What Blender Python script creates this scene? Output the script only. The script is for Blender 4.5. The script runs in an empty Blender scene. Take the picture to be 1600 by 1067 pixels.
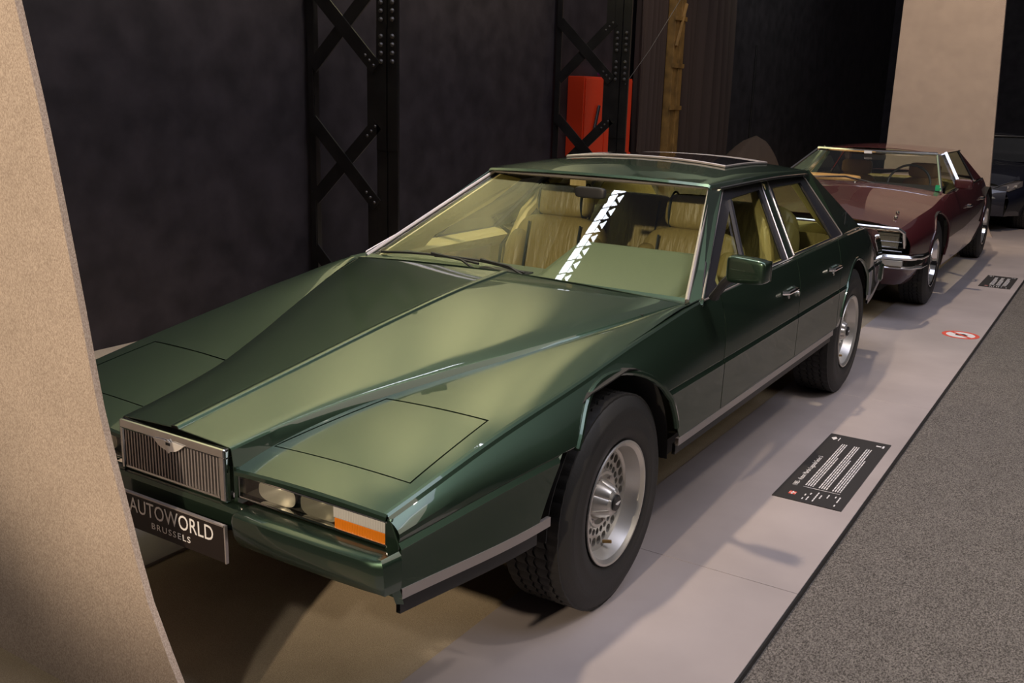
import bpy, bmesh, math, random
import numpy as np
from mathutils import Vector, Matrix, noise
random.seed(3)
PI = math.pi
SC = bpy.context.scene
COL = SC.collection

# ------------------------------------------------------------------ camera
F, YAW, PITCH, ROLL = 1524.8, 0.557, 0.251, 0.029
cam_d = bpy.data.cameras.new('camera'); cam = bpy.data.objects.new('camera', cam_d); COL.objects.link(cam)
fw = Vector((-math.sin(YAW)*math.cos(PITCH), math.cos(YAW)*math.cos(PITCH), -math.sin(PITCH)))
rt = Vector((math.cos(YAW), math.sin(YAW), 0)); up = rt.cross(fw)
r2 = rt*math.cos(ROLL)+up*math.sin(ROLL); u2 = up*math.cos(ROLL)-rt*math.sin(ROLL)
M = Matrix((r2, u2, -fw)).transposed().to_4x4(); M.translation = Vector((2.08, -2.624, 1.606))
cam.matrix_world = M
cam_d.sensor_width = 36; cam_d.lens = F/1600*36; cam_d.clip_start = 0.02; cam_d.clip_end = 200
SC.camera = cam
# ------------------------------------------------------------------ world, light, exposure
SC.view_settings.view_transform = 'Standard'; SC.view_settings.look = 'None'
SC.view_settings.gamma = 1; SC.view_settings.use_curve_mapping = False
SC.view_settings.exposure = 0.0
W = bpy.data.worlds.new('world'); SC.world = W; W.use_nodes = True
W.node_tree.nodes['Background'].inputs[0].default_value = (0.95, 0.9, 0.95, 1)
W.node_tree.nodes['Background'].inputs[1].default_value = 0.085

def spot(name, loc, target, energy, color, angle=60, blend=0.4, size=0.06):
    d = bpy.data.lights.new(name, 'SPOT'); d.energy = energy; d.color = color
    d.spot_size = math.radians(angle); d.spot_blend = blend; d.shadow_soft_size = size
    o = bpy.data.objects.new(name, d); COL.objects.link(o); o.location = loc
    o.rotation_euler = (Vector(target)-Vector(loc)).to_track_quat('-Z', 'Y').to_euler()
    return o
def area(name, loc, target, energy, color, sx, sy):
    d = bpy.data.lights.new(name, 'AREA'); d.energy = energy; d.color = color
    d.shape = 'RECTANGLE'; d.size = sx; d.size_y = sy
    o = bpy.data.objects.new(name, d); COL.objects.link(o); o.location = loc
    o.rotation_euler = (Vector(target)-Vector(loc)).to_track_quat('-Z', 'Y').to_euler()
    return o
WARM = (1.0, 0.80, 0.58)
COOL = (0.72, 0.76, 1.0)
spot('key_spotlight', (0.0, 1.1, 5.6), (0.25, 0.7, 0), 670, WARM, 75, 0.5, 0.10)
spot('front_spotlight', (1.1, -7.2, 3.9), (-0.10, 0.6, 0.7), 1900, WARM, 21, 0.6, 0.10)
spot('aisle_spotlight', (3.4, 1.0, 5.4), (3.0, 1.2, 0), 240, (1.0, .86, .72), 90, 0.7, 0.15)
spot('second_spotlight', (0.0, 6.6, 5.6), (0.6, 6.9, 0), 620, WARM, 75, 0.5, 0.10)
spot('panel_spotlight', (1.0, 6.5, 5.5), (0.0, 11, 1.0), 700, (1.0, .76, .52), 45, 0.6, 0.10)
spot('near_panel_spotlight', (0.9, -5.4, 4.2), (-0.3, -1.3, 0.7), 230, (1.0, .90, .79), 36, 0.7, 0.15)
spot('added_reflector_light', (0.5, 11.0, 9.0), (-3.25, 12.0, 5.8), 900, (0.85, 0.95, 0.9), 70, 1.0, 0.05)  # added cool light on the unseen far front that the green roof mirrors
spot('added_wall_fill', (-0.9, 7.2, 5.6), (-3.0, 8.2, 1.4), 110, WARM, 60, 0.9, 0.08)  # added fill to brighten the red cabinet, curtains and timber post
spot('added_maroon_car_fill', (1.6, -0.2, 5.2), (0.0, 7.2, 0.9), 700, WARM, 16, 0.8, 0.1)  # added fill through the windscreen to brighten the maroon car's cabin
area('skylight_fill', (2.5, 1.5, 9.5), (0.5, 1.5, 0), 600, COOL, 5, 12)
for gy in (0.6, 2.2, 3.8, 5.4):
    spot('added_reflector_light', (-0.6, gy, 6.6), (-3.25, gy, 4.4), 1280, (1.0, .86, .60), 52, 1.0, 0.05)  # added lights that make the unseen pale front glow in the bonnet
area('aisle_fill', (6.5, 1.0, 4.4), (0.3, 1.8, 0.8), 60, (1.0, 0.88, 0.74), 2, 4)

# ------------------------------------------------------------------ materials
def new_mat(name):
    m = bpy.data.materials.new(name); m.use_nodes = True
    return m, m.node_tree, m.node_tree.nodes['Principled BSDF']
def mat(name, col, rough=0.5, metal=0.0, coat=0.0, spec=0.5, bump=0.0, bscale=200, var=0.0, vscale=3, emit=None, es=0):
    m, nt, b = new_mat(name)
    b.inputs['Base Color'].default_value = (*col, 1); b.inputs['Roughness'].default_value = rough
    b.inputs['Metallic'].default_value = metal; b.inputs['Coat Weight'].default_value = coat
    b.inputs['Coat Roughness'].default_value = 0.02; b.inputs['Specular IOR Level'].default_value = spec
    if emit: b.inputs['Emission Color'].default_value = (*emit, 1); b.inputs['Emission Strength'].default_value = es
    tc = None
    if bump or var:
        tc = nt.nodes.new('ShaderNodeTexCoord')
    if bump:
        n = nt.nodes.new('ShaderNodeTexNoise'); n.inputs['Scale'].default_value = bscale; n.inputs['Detail'].default_value = 4
        nt.links.new(tc.outputs['Object'], n.inputs['Vector'])
        bp = nt.nodes.new('ShaderNodeBump'); bp.inputs['Strength'].default_value = bump; bp.inputs['Distance'].default_value = 0.004
        nt.links.new(n.outputs['Fac'], bp.inputs['Height']); nt.links.new(bp.outputs['Normal'], b.inputs['Normal'])
    if var:
        n = nt.nodes.new('ShaderNodeTexNoise'); n.inputs['Scale'].default_value = vscale; n.inputs['Detail'].default_value = 6
        nt.links.new(tc.outputs['Object'], n.inputs['Vector'])
        r = nt.nodes.new('ShaderNodeValToRGB')
        r.color_ramp.elements[0].position = 0.3; r.color_ramp.elements[1].position = 0.7
        r.color_ramp.elements[0].color = (*[c*(1-var) for c in col], 1); r.color_ramp.elements[1].color = (*[min(1, c*(1+var)) for c in col], 1)
        nt.links.new(n.outputs['Fac'], r.inputs['Fac']); nt.links.new(r.outputs['Color'], b.inputs['Base Color'])
    return m
def glass(name, tint, ior=1.5, gl=1.0):
    m = bpy.data.materials.new(name); m.use_nodes = True; nt = m.node_tree; nt.nodes.clear()
    out = nt.nodes.new('ShaderNodeOutputMaterial'); mx = nt.nodes.new('ShaderNodeMixShader')
    tr = nt.nodes.new('ShaderNodeBsdfTransparent'); tr.inputs[0].default_value = (*tint, 1)
    g = nt.nodes.new('ShaderNodeBsdfGlossy'); g.inputs['Roughness'].default_value = 0.0; g.inputs[0].default_value = (gl, gl, gl, 1)
    lw = nt.nodes.new('ShaderNodeLayerWeight'); lw.inputs[0].default_value = 0.5
    pw = nt.nodes.new('ShaderNodeMath'); pw.operation = 'POWER'; pw.inputs[1].default_value = 4.6
    fr = nt.nodes.new('ShaderNodeMath'); fr.operation = 'MULTIPLY_ADD'; fr.inputs[1].default_value = 0.93; fr.inputs[2].default_value = 0.045
    nt.links.new(lw.outputs['Facing'], pw.inputs[0]); nt.links.new(pw.outputs[0], fr.inputs[0])
    nt.links.new(fr.outputs[0], mx.inputs[0]); nt.links.new(tr.outputs[0], mx.inputs[1]); nt.links.new(g.outputs[0], mx.inputs[2])
    nt.links.new(mx.outputs[0], out.inputs[0]); return m
def felt(name, ca, cb, scale=260, bump=0.6, stretch=(1, 1, 1)):
    m, nt, b = new_mat(name); b.inputs['Roughness'].default_value = 0.95; b.inputs['Specular IOR Level'].default_value = 0.15
    tc = nt.nodes.new('ShaderNodeTexCoord'); mp = nt.nodes.new('ShaderNodeMapping'); mp.inputs['Scale'].default_value = stretch
    n = nt.nodes.new('ShaderNodeTexNoise'); n.inputs['Scale'].default_value = scale; n.inputs['Detail'].default_value = 3; n.inputs['Roughness'].default_value = 0.7
    n2 = nt.nodes.new('ShaderNodeTexNoise'); n2.inputs['Scale'].default_value = 6; n2.inputs['Detail'].default_value = 4
    nt.links.new(tc.outputs['Object'], mp.inputs['Vector']); nt.links.new(mp.outputs[0], n.inputs['Vector']); nt.links.new(tc.outputs['Object'], n2.inputs['Vector'])
    r = nt.nodes.new('ShaderNodeValToRGB'); r.color_ramp.elements[0].position = 0.36; r.color_ramp.elements[1].position = 0.64
    r.color_ramp.elements[0].color = (*ca, 1); r.color_ramp.elements[1].color = (*cb, 1)
    nt.links.new(n.outputs['Fac'], r.inputs['Fac'])
    mx = nt.nodes.new('ShaderNodeMixRGB'); mx.blend_type = 'MULTIPLY'; mx.inputs[0].default_value = 0.25
    nt.links.new(r.outputs['Color'], mx.inputs[1]); nt.links.new(n2.outputs['Fac'], mx.inputs[2]); nt.links.new(mx.outputs[0], b.inputs['Base Color'])
    bp = nt.nodes.new('ShaderNodeBump'); bp.inputs['Strength'].default_value = bump; bp.inputs['Distance'].default_value = 0.003
    nt.links.new(n.outputs['Fac'], bp.inputs['Height']); nt.links.new(bp.outputs['Normal'], b.inputs['Normal'])
    return m
def leather(name, col, pleat=0.0, axis='X', pscale=14):
    m, nt, b = new_mat(name); b.inputs['Roughness'].default_value = 0.42
    b.inputs['Base Color'].default_value = (*col, 1)
    tc = nt.nodes.new('ShaderNodeTexCoord'); n = nt.nodes.new('ShaderNodeTexNoise'); n.inputs['Scale'].default_value = 11; n.inputs['Detail'].default_value = 5
    mp = nt.nodes.new('ShaderNodeMapping'); mp.inputs['Scale'].default_value = (3.0, 0.6, 0.6)
    nt.links.new(tc.outputs['Object'], mp.inputs['Vector']); nt.links.new(mp.outputs[0], n.inputs['Vector'])
    bp = nt.nodes.new('ShaderNodeBump'); bp.inputs['Strength'].default_value = 0.55; bp.inputs['Distance'].default_value = 0.02
    nt.links.new(n.outputs['Fac'], bp.inputs['Height']); nt.links.new(bp.outputs['Normal'], b.inputs['Normal'])
    return m
def paint(name, col, flake, rough=0.38, metal=0.75):
    m, nt, b = new_mat(name)
    b.inputs['Base Color'].default_value = (*col, 1); b.inputs['Metallic'].default_value = metal; b.inputs['Roughness'].default_value = rough
    b.inputs['Coat Weight'].default_value = 1.0; b.inputs['Coat Roughness'].default_value = 0.015; b.inputs['Coat IOR'].default_value = 1.5
    return m
M_ = {}
M_['green'] = paint('green_metallic_paint', (0.038, 0.070, 0.047), None, 0.38, 0.88)
M_['maroon'] = paint('maroon_paint', (0.052, 0.002, 0.005), None, 0.5, 0.0)
M_['navy'] = paint('navy_paint', (0.003, 0.004, 0.014), None, 0.5, 0.0)
M_['chrome'] = mat('chrome', (0.75, 0.74, 0.72), 0.12, 1.0)
M_['satin'] = mat('satin_metal_trim', (0.46, 0.42, 0.41), 0.36, 0.75)
M_['bright'] = mat('polished_badge', (0.8, 0.77, 0.74), 0.3, 0.5)
M_['rim'] = mat('silver_wheel_lacquer', (0.56, 0.54, 0.50), 0.38, 0.75)
M_['rimdark'] = mat('wheel_recess', (0.36, 0.34, 0.31), 0.5, 0.6)
M_['rubber'] = mat('tyre_rubber', (0.018, 0.017, 0.016), 0.62, 0, bump=0.15, bscale=120)
M_['black'] = mat('black_plastic', (0.012, 0.012, 0.013), 0.45)
M_['dark'] = mat('underbody_black', (0.008, 0.0075, 0.007), 0.8)
M_['seam'] = mat('rubber_seal', (0.010, 0.010, 0.012), 0.5)
M_['frame'] = mat('grey_window_frame', (0.022, 0.022, 0.028), 0.35, 0.3)
M_['glass'] = glass('clear_glass', (0.93, 0.96, 0.90), 1.45)
M_['sglass'] = glass('tinted_side_glass', (0.80, 0.84, 0.72), 1.45)
M_['sunroof'] = mat('dark_roof_glass', (0.01, 0.008, 0.01), 0.03, 0.0, 1.0)
M_['tan'] = leather('olive_tan_leather', (0.26, 0.21, 0.075))
M_['tan2'] = leather('tan_leather_side', (0.50, 0.43, 0.19))
M_['piping'] = mat('dark_green_piping', (0.008, 0.018, 0.018), 0.4)
M_['dash'] = mat('green_dash_leather', (0.105, 0.130, 0.072), 0.38, 0, bump=0.1, bscale=90)
M_['wood'] = mat('door_wood_trim', (0.22, 0.09, 0.02), 0.3, 0, 0.6, var=0.4, vscale=9)
M_['lamp'] = mat('lamp_reflector', (0.80, 0.78, 0.72), 0.28, 0.7)
M_['lamphouse'] = mat('lamp_housing', (0.10, 0.092, 0.08), 0.35, 0.2)
M_['lens'] = glass('lamp_lens', (0.9, 0.9, 0.88), 1.5)
def ribbed(name, col, rough, scale, metal=0.0, axis='X'):
    m, nt, b = new_mat(name); b.inputs['Base Color'].default_value = (*col, 1); b.inputs['Roughness'].default_value = rough; b.inputs['Metallic'].default_value = metal
    b.inputs['Coat Weight'].default_value = 0.6
    tc = nt.nodes.new('ShaderNodeTexCoord'); w = nt.nodes.new('ShaderNodeTexWave'); w.inputs['Scale'].default_value = scale; w.bands_direction = axis
    nt.links.new(tc.outputs['Object'], w.inputs['Vector']); bp = nt.nodes.new('ShaderNodeBump'); bp.inputs['Strength'].default_value = 0.7; bp.inputs['Distance'].default_value = 0.002
    nt.links.new(w.outputs['Fac'], bp.inputs['Height']); nt.links.new(bp.outputs['Normal'], b.inputs['Normal']); return m
M_['amber'] = ribbed('amber_lens', (0.62, 0.17, 0.006), 0.25, 60)
M_['clearrib'] = ribbed('ribbed_clear_lens', (0.62, 0.60, 0.56), 0.22, 60, 0.3)
M_['fluted'] = ribbed('fluted_lamp_glass', (0.66, 0.64, 0.58), 0.2, 40, 0.5)
M_['plate'] = mat('number_plate_black', (0.014, 0.010, 0.009), 0.25, 0, 0, 0.3)
M_['white'] = mat('white_print', (0.72, 0.70, 0.70), 0.6)
M_['red'] = mat('red_enamel', (0.80, 0.055, 0.014), 0.35, 0, 0.3)
M_['redprint'] = mat('red_print', (0.65, 0.08, 0.05), 0.6)
M_['bluep'] = mat('blue_print', (0.05, 0.08, 0.35), 0.6)
M_['greenp'] = mat('green_sticker', (0.02, 0.40, 0.16), 0.5)
M_['placard'] = mat('placard_black', (0.030, 0.028, 0.028), 0.5)
M_['board'] = mat('grey_floor_board', (0.36, 0.315, 0.305), 0.55, 0, 0, 0.35, bump=0.05, bscale=60, var=0.13, vscale=1.6)
M_['carpet'] = felt('grey_carpet', (0.055, 0.049, 0.043), (0.26, 0.235, 0.21), 210, 1.0, (1.0, 0.55, 1))
M_['brown'] = felt('brown_carpet', (0.38, 0.30, 0.205), (0.56, 0.46, 0.32), 320, 0.5)
M_['felt'] = felt('beige_felt', (0.37, 0.29, 0.235), (0.62, 0.51, 0.425), 330, 0.6, (1, 1, 0.6))
M_['wall'] = mat('black_painted_board', (0.031, 0.025, 0.027), 0.62, 0, 0, 0.3, bump=0.25, bscale=9, var=0.35, vscale=5)
M_['iron'] = mat('black_iron', (0.016, 0.014, 0.012), 0.30, 0.1, 0, 0.7, bump=0.1, bscale=40, var=0.4, vscale=6)
M_['rivet'] = mat('worn_rivet', (0.10, 0.09, 0.08), 0.4, 0.5)
M_['curtain'] = mat('brown_black_curtain', (0.070, 0.048, 0.037), 0.9, 0, 0, 0.2, bump=0.2, bscale=30)
M_['tarp'] = mat('brown_dust_sheet', (0.085, 0.060, 0.042), 0.9, 0, 0, 0.2, bump=0.2, bscale=20)
M_['timber'] = mat('yellow_timber', (0.25, 0.14, 0.035), 0.6, 0, var=0.35, vscale=8)
M_['sky'] = mat('skylight_pane', (0.8, 0.85, 1.0), 0.5, emit=(0.86, 0.90, 1.0), es=14.0)
M_['purple'] = mat('purple_plastic', (0.16, 0.04, 0.32), 0.4)
M_['orangeleather'] = leather('tan_orange_leather', (0.55, 0.30, 0.11))

# ------------------------------------------------------------------ helpers
def link(me, name, m=None, parent=None, smooth=None, solid=None):
    o = bpy.data.objects.new(name, me); COL.objects.link(o)
    if m is not None: me.materials.append(M_[m] if isinstance(m, str) else m)
    if parent is not None: o.parent = parent
    if smooth is not None:
        for p in me.polygons: p.use_smooth = True
        me.set_sharp_from_angle(angle=math.radians(smooth))
    if solid:
        md = o.modifiers.new('thickness', 'SOLIDIFY'); md.thickness = solid; md.offset = 0
        if smooth is not None:
            es_ = o.modifiers.new('edges', 'EDGE_SPLIT'); es_.split_angle = math.radians(max(smooth, 30))
    return o
def mesh(name, V, Fc, m, parent=None, smooth=30, solid=None, merge=True):
    me = bpy.data.meshes.new(name); me.from_pydata([tuple(v) for v in V], [], Fc)
    bm = bmesh.new(); bm.from_mesh(me)
    if merge: bmesh.ops.remove_doubles(bm, verts=bm.verts, dist=1e-5)
    bmesh.ops.recalc_face_normals(bm, faces=bm.faces)
    bm.to_mesh(me); bm.free()
    return link(me, name, m, parent, smooth, solid)
class MB:
    def __init__(s): s.V = []; s.F = []
    def add(s, V, Fc):
        n = len(s.V); s.V += [tuple(v) for v in V]; s.F += [tuple(i+n for i in f) for f in Fc]; return s
    def box(s, a, b, mt=None, bev=0):
        x0, y0, z0 = a; x1, y1, z1 = b
        V = [Vector(v) for v in ((x0,y0,z0),(x1,y0,z0),(x1,y1,z0),(x0,y1,z0),(x0,y0,z1),(x1,y0,z1),(x1,y1,z1),(x0,y1,z1))]
        if mt: V = [mt @ v for v in V]
        return s.add(V, [(0,3,2,1),(4,5,6,7),(0,1,5,4),(1,2,6,5),(2,3,7,6),(3,0,4,7)])
    def grid(s, rows, closed=False):
        n = len(rows[0]); V = [p for r in rows for p in r]; Fc = []
        for i in range(len(rows)-1):
            for j in range(n-1 if not closed else n):
                k = (j+1) % n
                Fc.append((i*n+j, i*n+k, (i+1)*n+k, (i+1)*n+j))
        return s.add(V, Fc)
    def tube(s, pts, r, n=8, flat=1.0, cap=True):
        pts = [Vector(p) for p in pts]; rows = []
        prev = None
        for i, p in enumerate(pts):
            t = (pts[min(i+1, len(pts)-1)]-pts[max(i-1, 0)]).normalized()
            if prev is None:
                a = Vector((0,0,1)) if abs(t.z) < 0.9 else Vector((1,0,0)); nrm = (a-t*a.dot(t)).normalized()
            else: nrm = (prev-t*prev.dot(t)).normalized()
            prev = nrm; bn = t.cross(nrm); rr = r[i] if isinstance(r, (list, tuple)) else r
            rows.append([p+nrm*math.cos(2*PI*k/n)*rr*flat+bn*math.sin(2*PI*k/n)*rr for k in range(n)])
        b = len(s.V); s.grid(rows, True)
        if cap:
            s.F.append(tuple(b+k for k in range(n))); s.F.append(tuple(b+(len(rows)-1)*n+k for k in range(n-1, -1, -1)))
        return s
    def prism(s, poly, thick, normal):       # poly 3d, extruded along the normal
        n = len(poly); nv = Vector(normal).normalized()*thick
        V = [Vector(p) for p in poly]+[Vector(p)+nv for p in poly]
        Fc = [tuple(range(n-1, -1, -1)), tuple(range(n, 2*n))]+[(i, (i+1) % n, n+(i+1) % n, n+i) for i in range(n)]
        return s.add(V, Fc)
    def lathe(s, prof, axis='x', n=48, c=(0,0,0), zig=None):   # prof: (a, r)
        rows = []
        for (a, r) in prof:
            row = []
            for k in range(n):
                t = 2*PI*k/n
                if axis == 'x': row.append((c[0]+a, c[1]+r*math.cos(t), c[2]+r*math.sin(t)))
                elif axis == 'y': row.append((c[0]+r*math.cos(t), c[1]+a, c[2]+r*math.sin(t)))
                else: row.append((c[0]+r*math.cos(t), c[1]+r*math.sin(t), c[2]+a))
            rows.append(row)
        return s.grid(rows, True)
    def build(s, name, m, parent=None, smooth=30, solid=None, bevel=None, merge=True):
        o = mesh(name, s.V, s.F, m, parent, smooth, solid, merge)
        if bevel:
            md = o.modifiers.new('bevel', 'BEVEL'); md.width = bevel; md.segments = 2; md.limit_method = 'ANGLE'; md.angle_limit = math.radians(35)
        return o
def thing(name, label, cat, loc=(0,0,0), rotz=0, group=None):
    o = bpy.data.objects.new(name, None); COL.objects.link(o); o.location = loc; o.rotation_euler = (0,0,rotz)
    o.empty_display_size = 0.1
    return tag(o, label, cat, group)
def tag(o, label=None, cat=None, group=None, kind=None):
    if label: o['label'] = label
    if cat: o['category'] = cat
    if group: o['group'] = group
    if kind: o['kind'] = kind
    return o
def struct(o): o['kind'] = 'structure'; return o
def ip(y, pts):                              # smooth (monotone cubic) interpolation of a table
    pts = sorted(pts); xs = [p[0] for p in pts]; n = len(pts)
    if y <= xs[0]: return pts[0][1]
    if y >= xs[-1]: return pts[-1][1]
    d = [(pts[i+1][1]-pts[i][1])/(xs[i+1]-xs[i]) for i in range(n-1)]
    m = [d[0]]+[0 if d[i-1]*d[i] <= 0 else 2*d[i-1]*d[i]/(d[i-1]+d[i]) for i in range(1, n-1)]+[d[-1]]
    i = max(k for k in range(n-1) if xs[k] <= y); h = xs[i+1]-xs[i]; t = (y-xs[i])/h
    return ((2*t**3-3*t**2+1)*pts[i][1]+(t**3-2*t**2+t)*h*m[i]+(-2*t**3+3*t**2)*pts[i+1][1]+(t**3-t**2)*h*m[i+1])
def lin(a, b, n): return [a+(b-a)*i/(n-1) for i in range(n)]
def lerp(a, b, t): return tuple(a[i]+(b[i]-a[i])*t for i in range(3))
def cushion(size, n=3.2, nu=28, nv=16):      # superellipsoid, returns MB centred on the origin
    mb = MB(); rows = []
    f = lambda c, e: math.copysign(abs(c)**e, c)
    e = 2.0/n
    for i in range(nv+1):
        v = -PI/2+PI*i/nv; rows.append([(size[0]/2*f(math.cos(v), e)*f(math.cos(2*PI*k/nu), e), size[1]/2*f(math.cos(v), e)*f(math.sin(2*PI*k/nu), e), size[2]/2*f(math.sin(v), e)) for k in range(nu)])
    mb.grid(rows, True); return mb
def put(mb, loc, rx=0, ry=0, rz=0):
    from mathutils import Euler
    m = Matrix.Translation(loc) @ Euler((rx, ry, rz)).to_matrix().to_4x4()
    mb.V = [tuple(m @ Vector(v)) for v in mb.V]; return mb
def text_mesh(name, body, size, m, parent, mt, sx=1.0, spacing=1.0, ext=0.0004, align='CENTER'):
    cu = bpy.data.curves.new(name, 'FONT'); cu.body = body; cu.size = size; cu.extrude = ext; cu.align_x = align
    cu.space_character = spacing; cu.resolution_u = 3
    to = bpy.data.objects.new('tmp', cu); COL.objects.link(to)
    dg = bpy.context.evaluated_depsgraph_get(); me = bpy.data.meshes.new_from_object(to.evaluated_get(dg))
    bpy.data.objects.remove(to)
    me.transform(mt @ Matrix.Diagonal((sx, 1, 1, 1)))
    me.materials.clear(); me.name = name
    return link(me, name, m, parent)

# ================================================================== SETTING
fl = MB().box((-3.3, -8, -0.12), (9, 26, -0.022)).build('floor', 'carpet', None, None); struct(fl)
# brown carpet strip between the two rows of floor boards
bc = MB().box((-3.15, -1.9, -0.022), (1.30, 24, -0.012)).build('display_carpet', 'brown', None, None); struct(bc)
bc.name = 'trim_1'
bd = MB(); first = None
def board(x0, x1, y0, y1):
    o = MB().box((x0, y0, -0.012), (x1, y1, 0.0)).build('board', 'board', bc, None, bevel=0.0015); return o
ys = [-1.9, 0.415, 2.86, 5.30, 7.74, 10.18, 12.62, 15.06]
for a, b in zip(ys[:-1], ys[1:]):
    board(0.57, 1.345, a+0.001, b-0.001)
    board(-1.345, -0.57, a+0.001, b-0.001)
eg = MB().box((1.346, -1.9, -0.022), (1.352, 15.06, -0.001)).build('board_edge', 'black', bc, None)
M_['reflector'] = mat('pale_reflector_face', (0.50, 0.53, 0.34), 0.8)  # olive tone chosen for the sheen this surface gives the bonnet
wl = MB().box((-3.30, -8, -0.022), (-3.15, 22, 3.0)).box((-3.30, 8.2, 3.0), (-3.15, 22, 4.2)).build('wall_left', 'wall', None, None); struct(wl)
gw = MB().box((-3.45, -8, 3.0), (-3.22, 8.2, 6.2)).box((-3.45, 8.2, 4.2), (-3.22, 22, 7.5)).build('added_reflector', 'reflector', None, None); struct(gw)  # unseen front added above the wall as a reflector for bonnet and roof
wr = MB().box((9, -10, -0.022), (9.15, 22, 7)).build('wall_right', 'wall', None, None); struct(wr)
wb = MB().box((-3.3, 22, -0.022), (9, 22.15, 8)).build('wall_back', 'wall', None, None); struct(wb)
wf = MB().box((-3.3, -10.15, -0.022), (9, -10, 7)).build('wall_front', 'wall', None, None); struct(wf)
# skylight strip high in the hall roof with its truss, seen mirrored in the windscreen
w1 = bpy.data.objects.new('window_1', None); COL.objects.link(w1); w1.location = (-5.9, 4.6, 11); struct(w1)
def skx(y, u): return (-5.949+.265*(y-5.35)) + u*.235 - (-5.9)
pitch = .27
for k in range(13):
    y = 4.9+k*pitch; g = .018; Z = 0
    q = lambda yy, u: (skx(yy, u), yy-4.6, Z)
    P = [q(y+g, 0), q(y+g+.05, .50), q(y+pitch-g+.05, .50), q(y+pitch-g, 0)]
    MB().prism(P, .02, (0, 0, 1)).build('pane', 'sky', w1, None)
    h = pitch/2
    P = [q(y+.06, .60), q(y+.10, .97), q(y+h+.03, .60)]
    MB().prism(P, .02, (0, 0, 1)).build('pane', 'sky', w1, None)
    P = [q(y+h+.09, .64), q(y+h+.01, 1.0), q(y+pitch+.03, 1.0)]
    MB().prism(P, .02, (0, 0, 1)).build('pane', 'sky', w1, None)

# ------------------------------------------------------------------ riveted lattice columns
def lattice_column(y0, label, zoff):
    t = thing('lattice_column', label, 'column', (0, y0, -0.022), 0, None)
    # the wide post: two flanges with a groove, plus a depth web
    MB().box((-2.462, -0.006, 0), (-2.372, 0.012, 2.7)).build('flange', 'iron', t, None)
    MB().box((-2.362, -0.006, 0), (-2.275, 0.012, 2.7)).build('flange', 'iron', t, None)
    MB().box((-2.376, 0.012, 0), (-2.358, 0.09, 2.7)).build('web', 'iron', t, None)
    MB().box((-3.10, 0.0, 0), (-3.05, 0.012, 2.7)).box((-3.112, 0.0, 0), (-3.10, 0.10, 2.7)).build('chord', 'iron', t, None)
    # lattice: crossing flat bars; joints at heights z0 + k*H
    H = 0.943; xl, xr = -3.06, -2.455
    w = 0.05
    k = -1
    rv = MB()
    z = zoff-H*3
    spz = 1.80 if y0 < 5 else 1.77
    while z < 2.2:
        for s in (0, 1):
            a = (xl if s == 0 else xr, z); b = (xr if s == 0 else xl, z+H*0.60)
            dx, dz = b[0]-a[0], b[1]-a[1]; L = math.hypot(dx, dz); nx, nz = -dz/L*w, dx/L*w
            yy = -0.012 if s == 0 else -0.026
            poly = [(a[0]+nx, yy, a[1]+nz), (a[0]-nx, yy, a[1]-nz), (b[0]-nx, yy, b[1]-nz), (b[0]+nx, yy, b[1]+nz)]
            MB().prism(poly, 0.012, (0, 1, 0)).build('lattice_bar', 'iron', t, None)
            for e in (0.03, 0.09, 0.15):
                for ee in (e, 1-e):
                    if (s == 0 and ee > .5) or (s == 1 and ee < .5):
                        px, pz = a[0]+dx*ee, a[1]+dz*ee
                        rv.lathe([(-0.010, 0.0008), (-0.009, 0.007), (-0.003, 0.011), (0, 0.012)], 'y', 8, (px, yy, pz))
        # gusset between two crossings on the post side
        g0, g1 = z+H*0.60-0.05, z+H+0.05
        MB().box((-2.545, -0.010, g0), (-2.455, 0.0, g1)).build('gusset_plate', 'iron', t, None)
        MB().box((-3.10, -0.010, g0), (-3.055, 0.0, g1)).build('gusset_plate', 'iron', t, None)
        z += H
    rv.build('rivets', 'rivet', t, 40)['kind'] = 'stuff'
    # splice plate with rivets
    rp = MB()
    for zz in lin(spz, spz+.165, 4)+lin(spz+.275, spz+.44, 4):
        for xx in (-2.417, -2.318):
            rp.lathe([(-0.016, 0.0008), (-0.014, 0.010), (-0.006, 0.016), (0, 0.018)], 'y', 10, (xx, -0.012, zz))
    rp.build('rivets', 'rivet', t, 40)['kind'] = 'stuff'
    MB().box((-2.460, -0.012, 1.2), (-2.374, -0.006, spz+.218)).build('splice_plate', 'iron', t, None)
    MB().box((-2.360, -0.012, 1.2), (-2.277, -0.006, spz+.218)).build('splice_plate', 'iron', t, None)
    return t
lattice_column(2.8, 'black riveted iron lattice column behind the green car bonnet', 0.813)
lattice_column(6.4, 'black riveted iron lattice column in front of the red cabinet', 0.813)

# ------------------------------------------------------------------ red fire cabinet
t = thing('fire_cabinet', 'red metal fire cabinet on the dark wall behind the second lattice column', 'cabinet', (-3.15, 7.40, 0.72))
MB().box((0.002, -0.66, 0), (0.20, 0.50, 1.06)).build('cabinet_body', 'red', t, None, bevel=0.006)
MB().box((0.201, -0.64, 0.02), (0.213, -0.19, 1.04)).build('door', 'red', t, None, bevel=0.004)
MB().box((0.201, -0.17, 0.02), (0.213, 0.48, 1.04)).build('door', 'red', t, None, bevel=0.004)
h = MB().tube([(0.235, -0.47, 0.45), (0.235, -0.36, 0.76)], 0.022, 8, 0.6).build('handle', 'black', t); h['label'] = 'slanted black handle bar'
b = cushion((0.12, 0.16, 0.07), 2.6).build('purple_bag', 'purple', None); b.location = (-3.04, 7.35, 1.82)
b.name = 'plastic_bag'; tag(b, 'small purple plastic bag lying on top of the red cabinet', 'bag')

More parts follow.
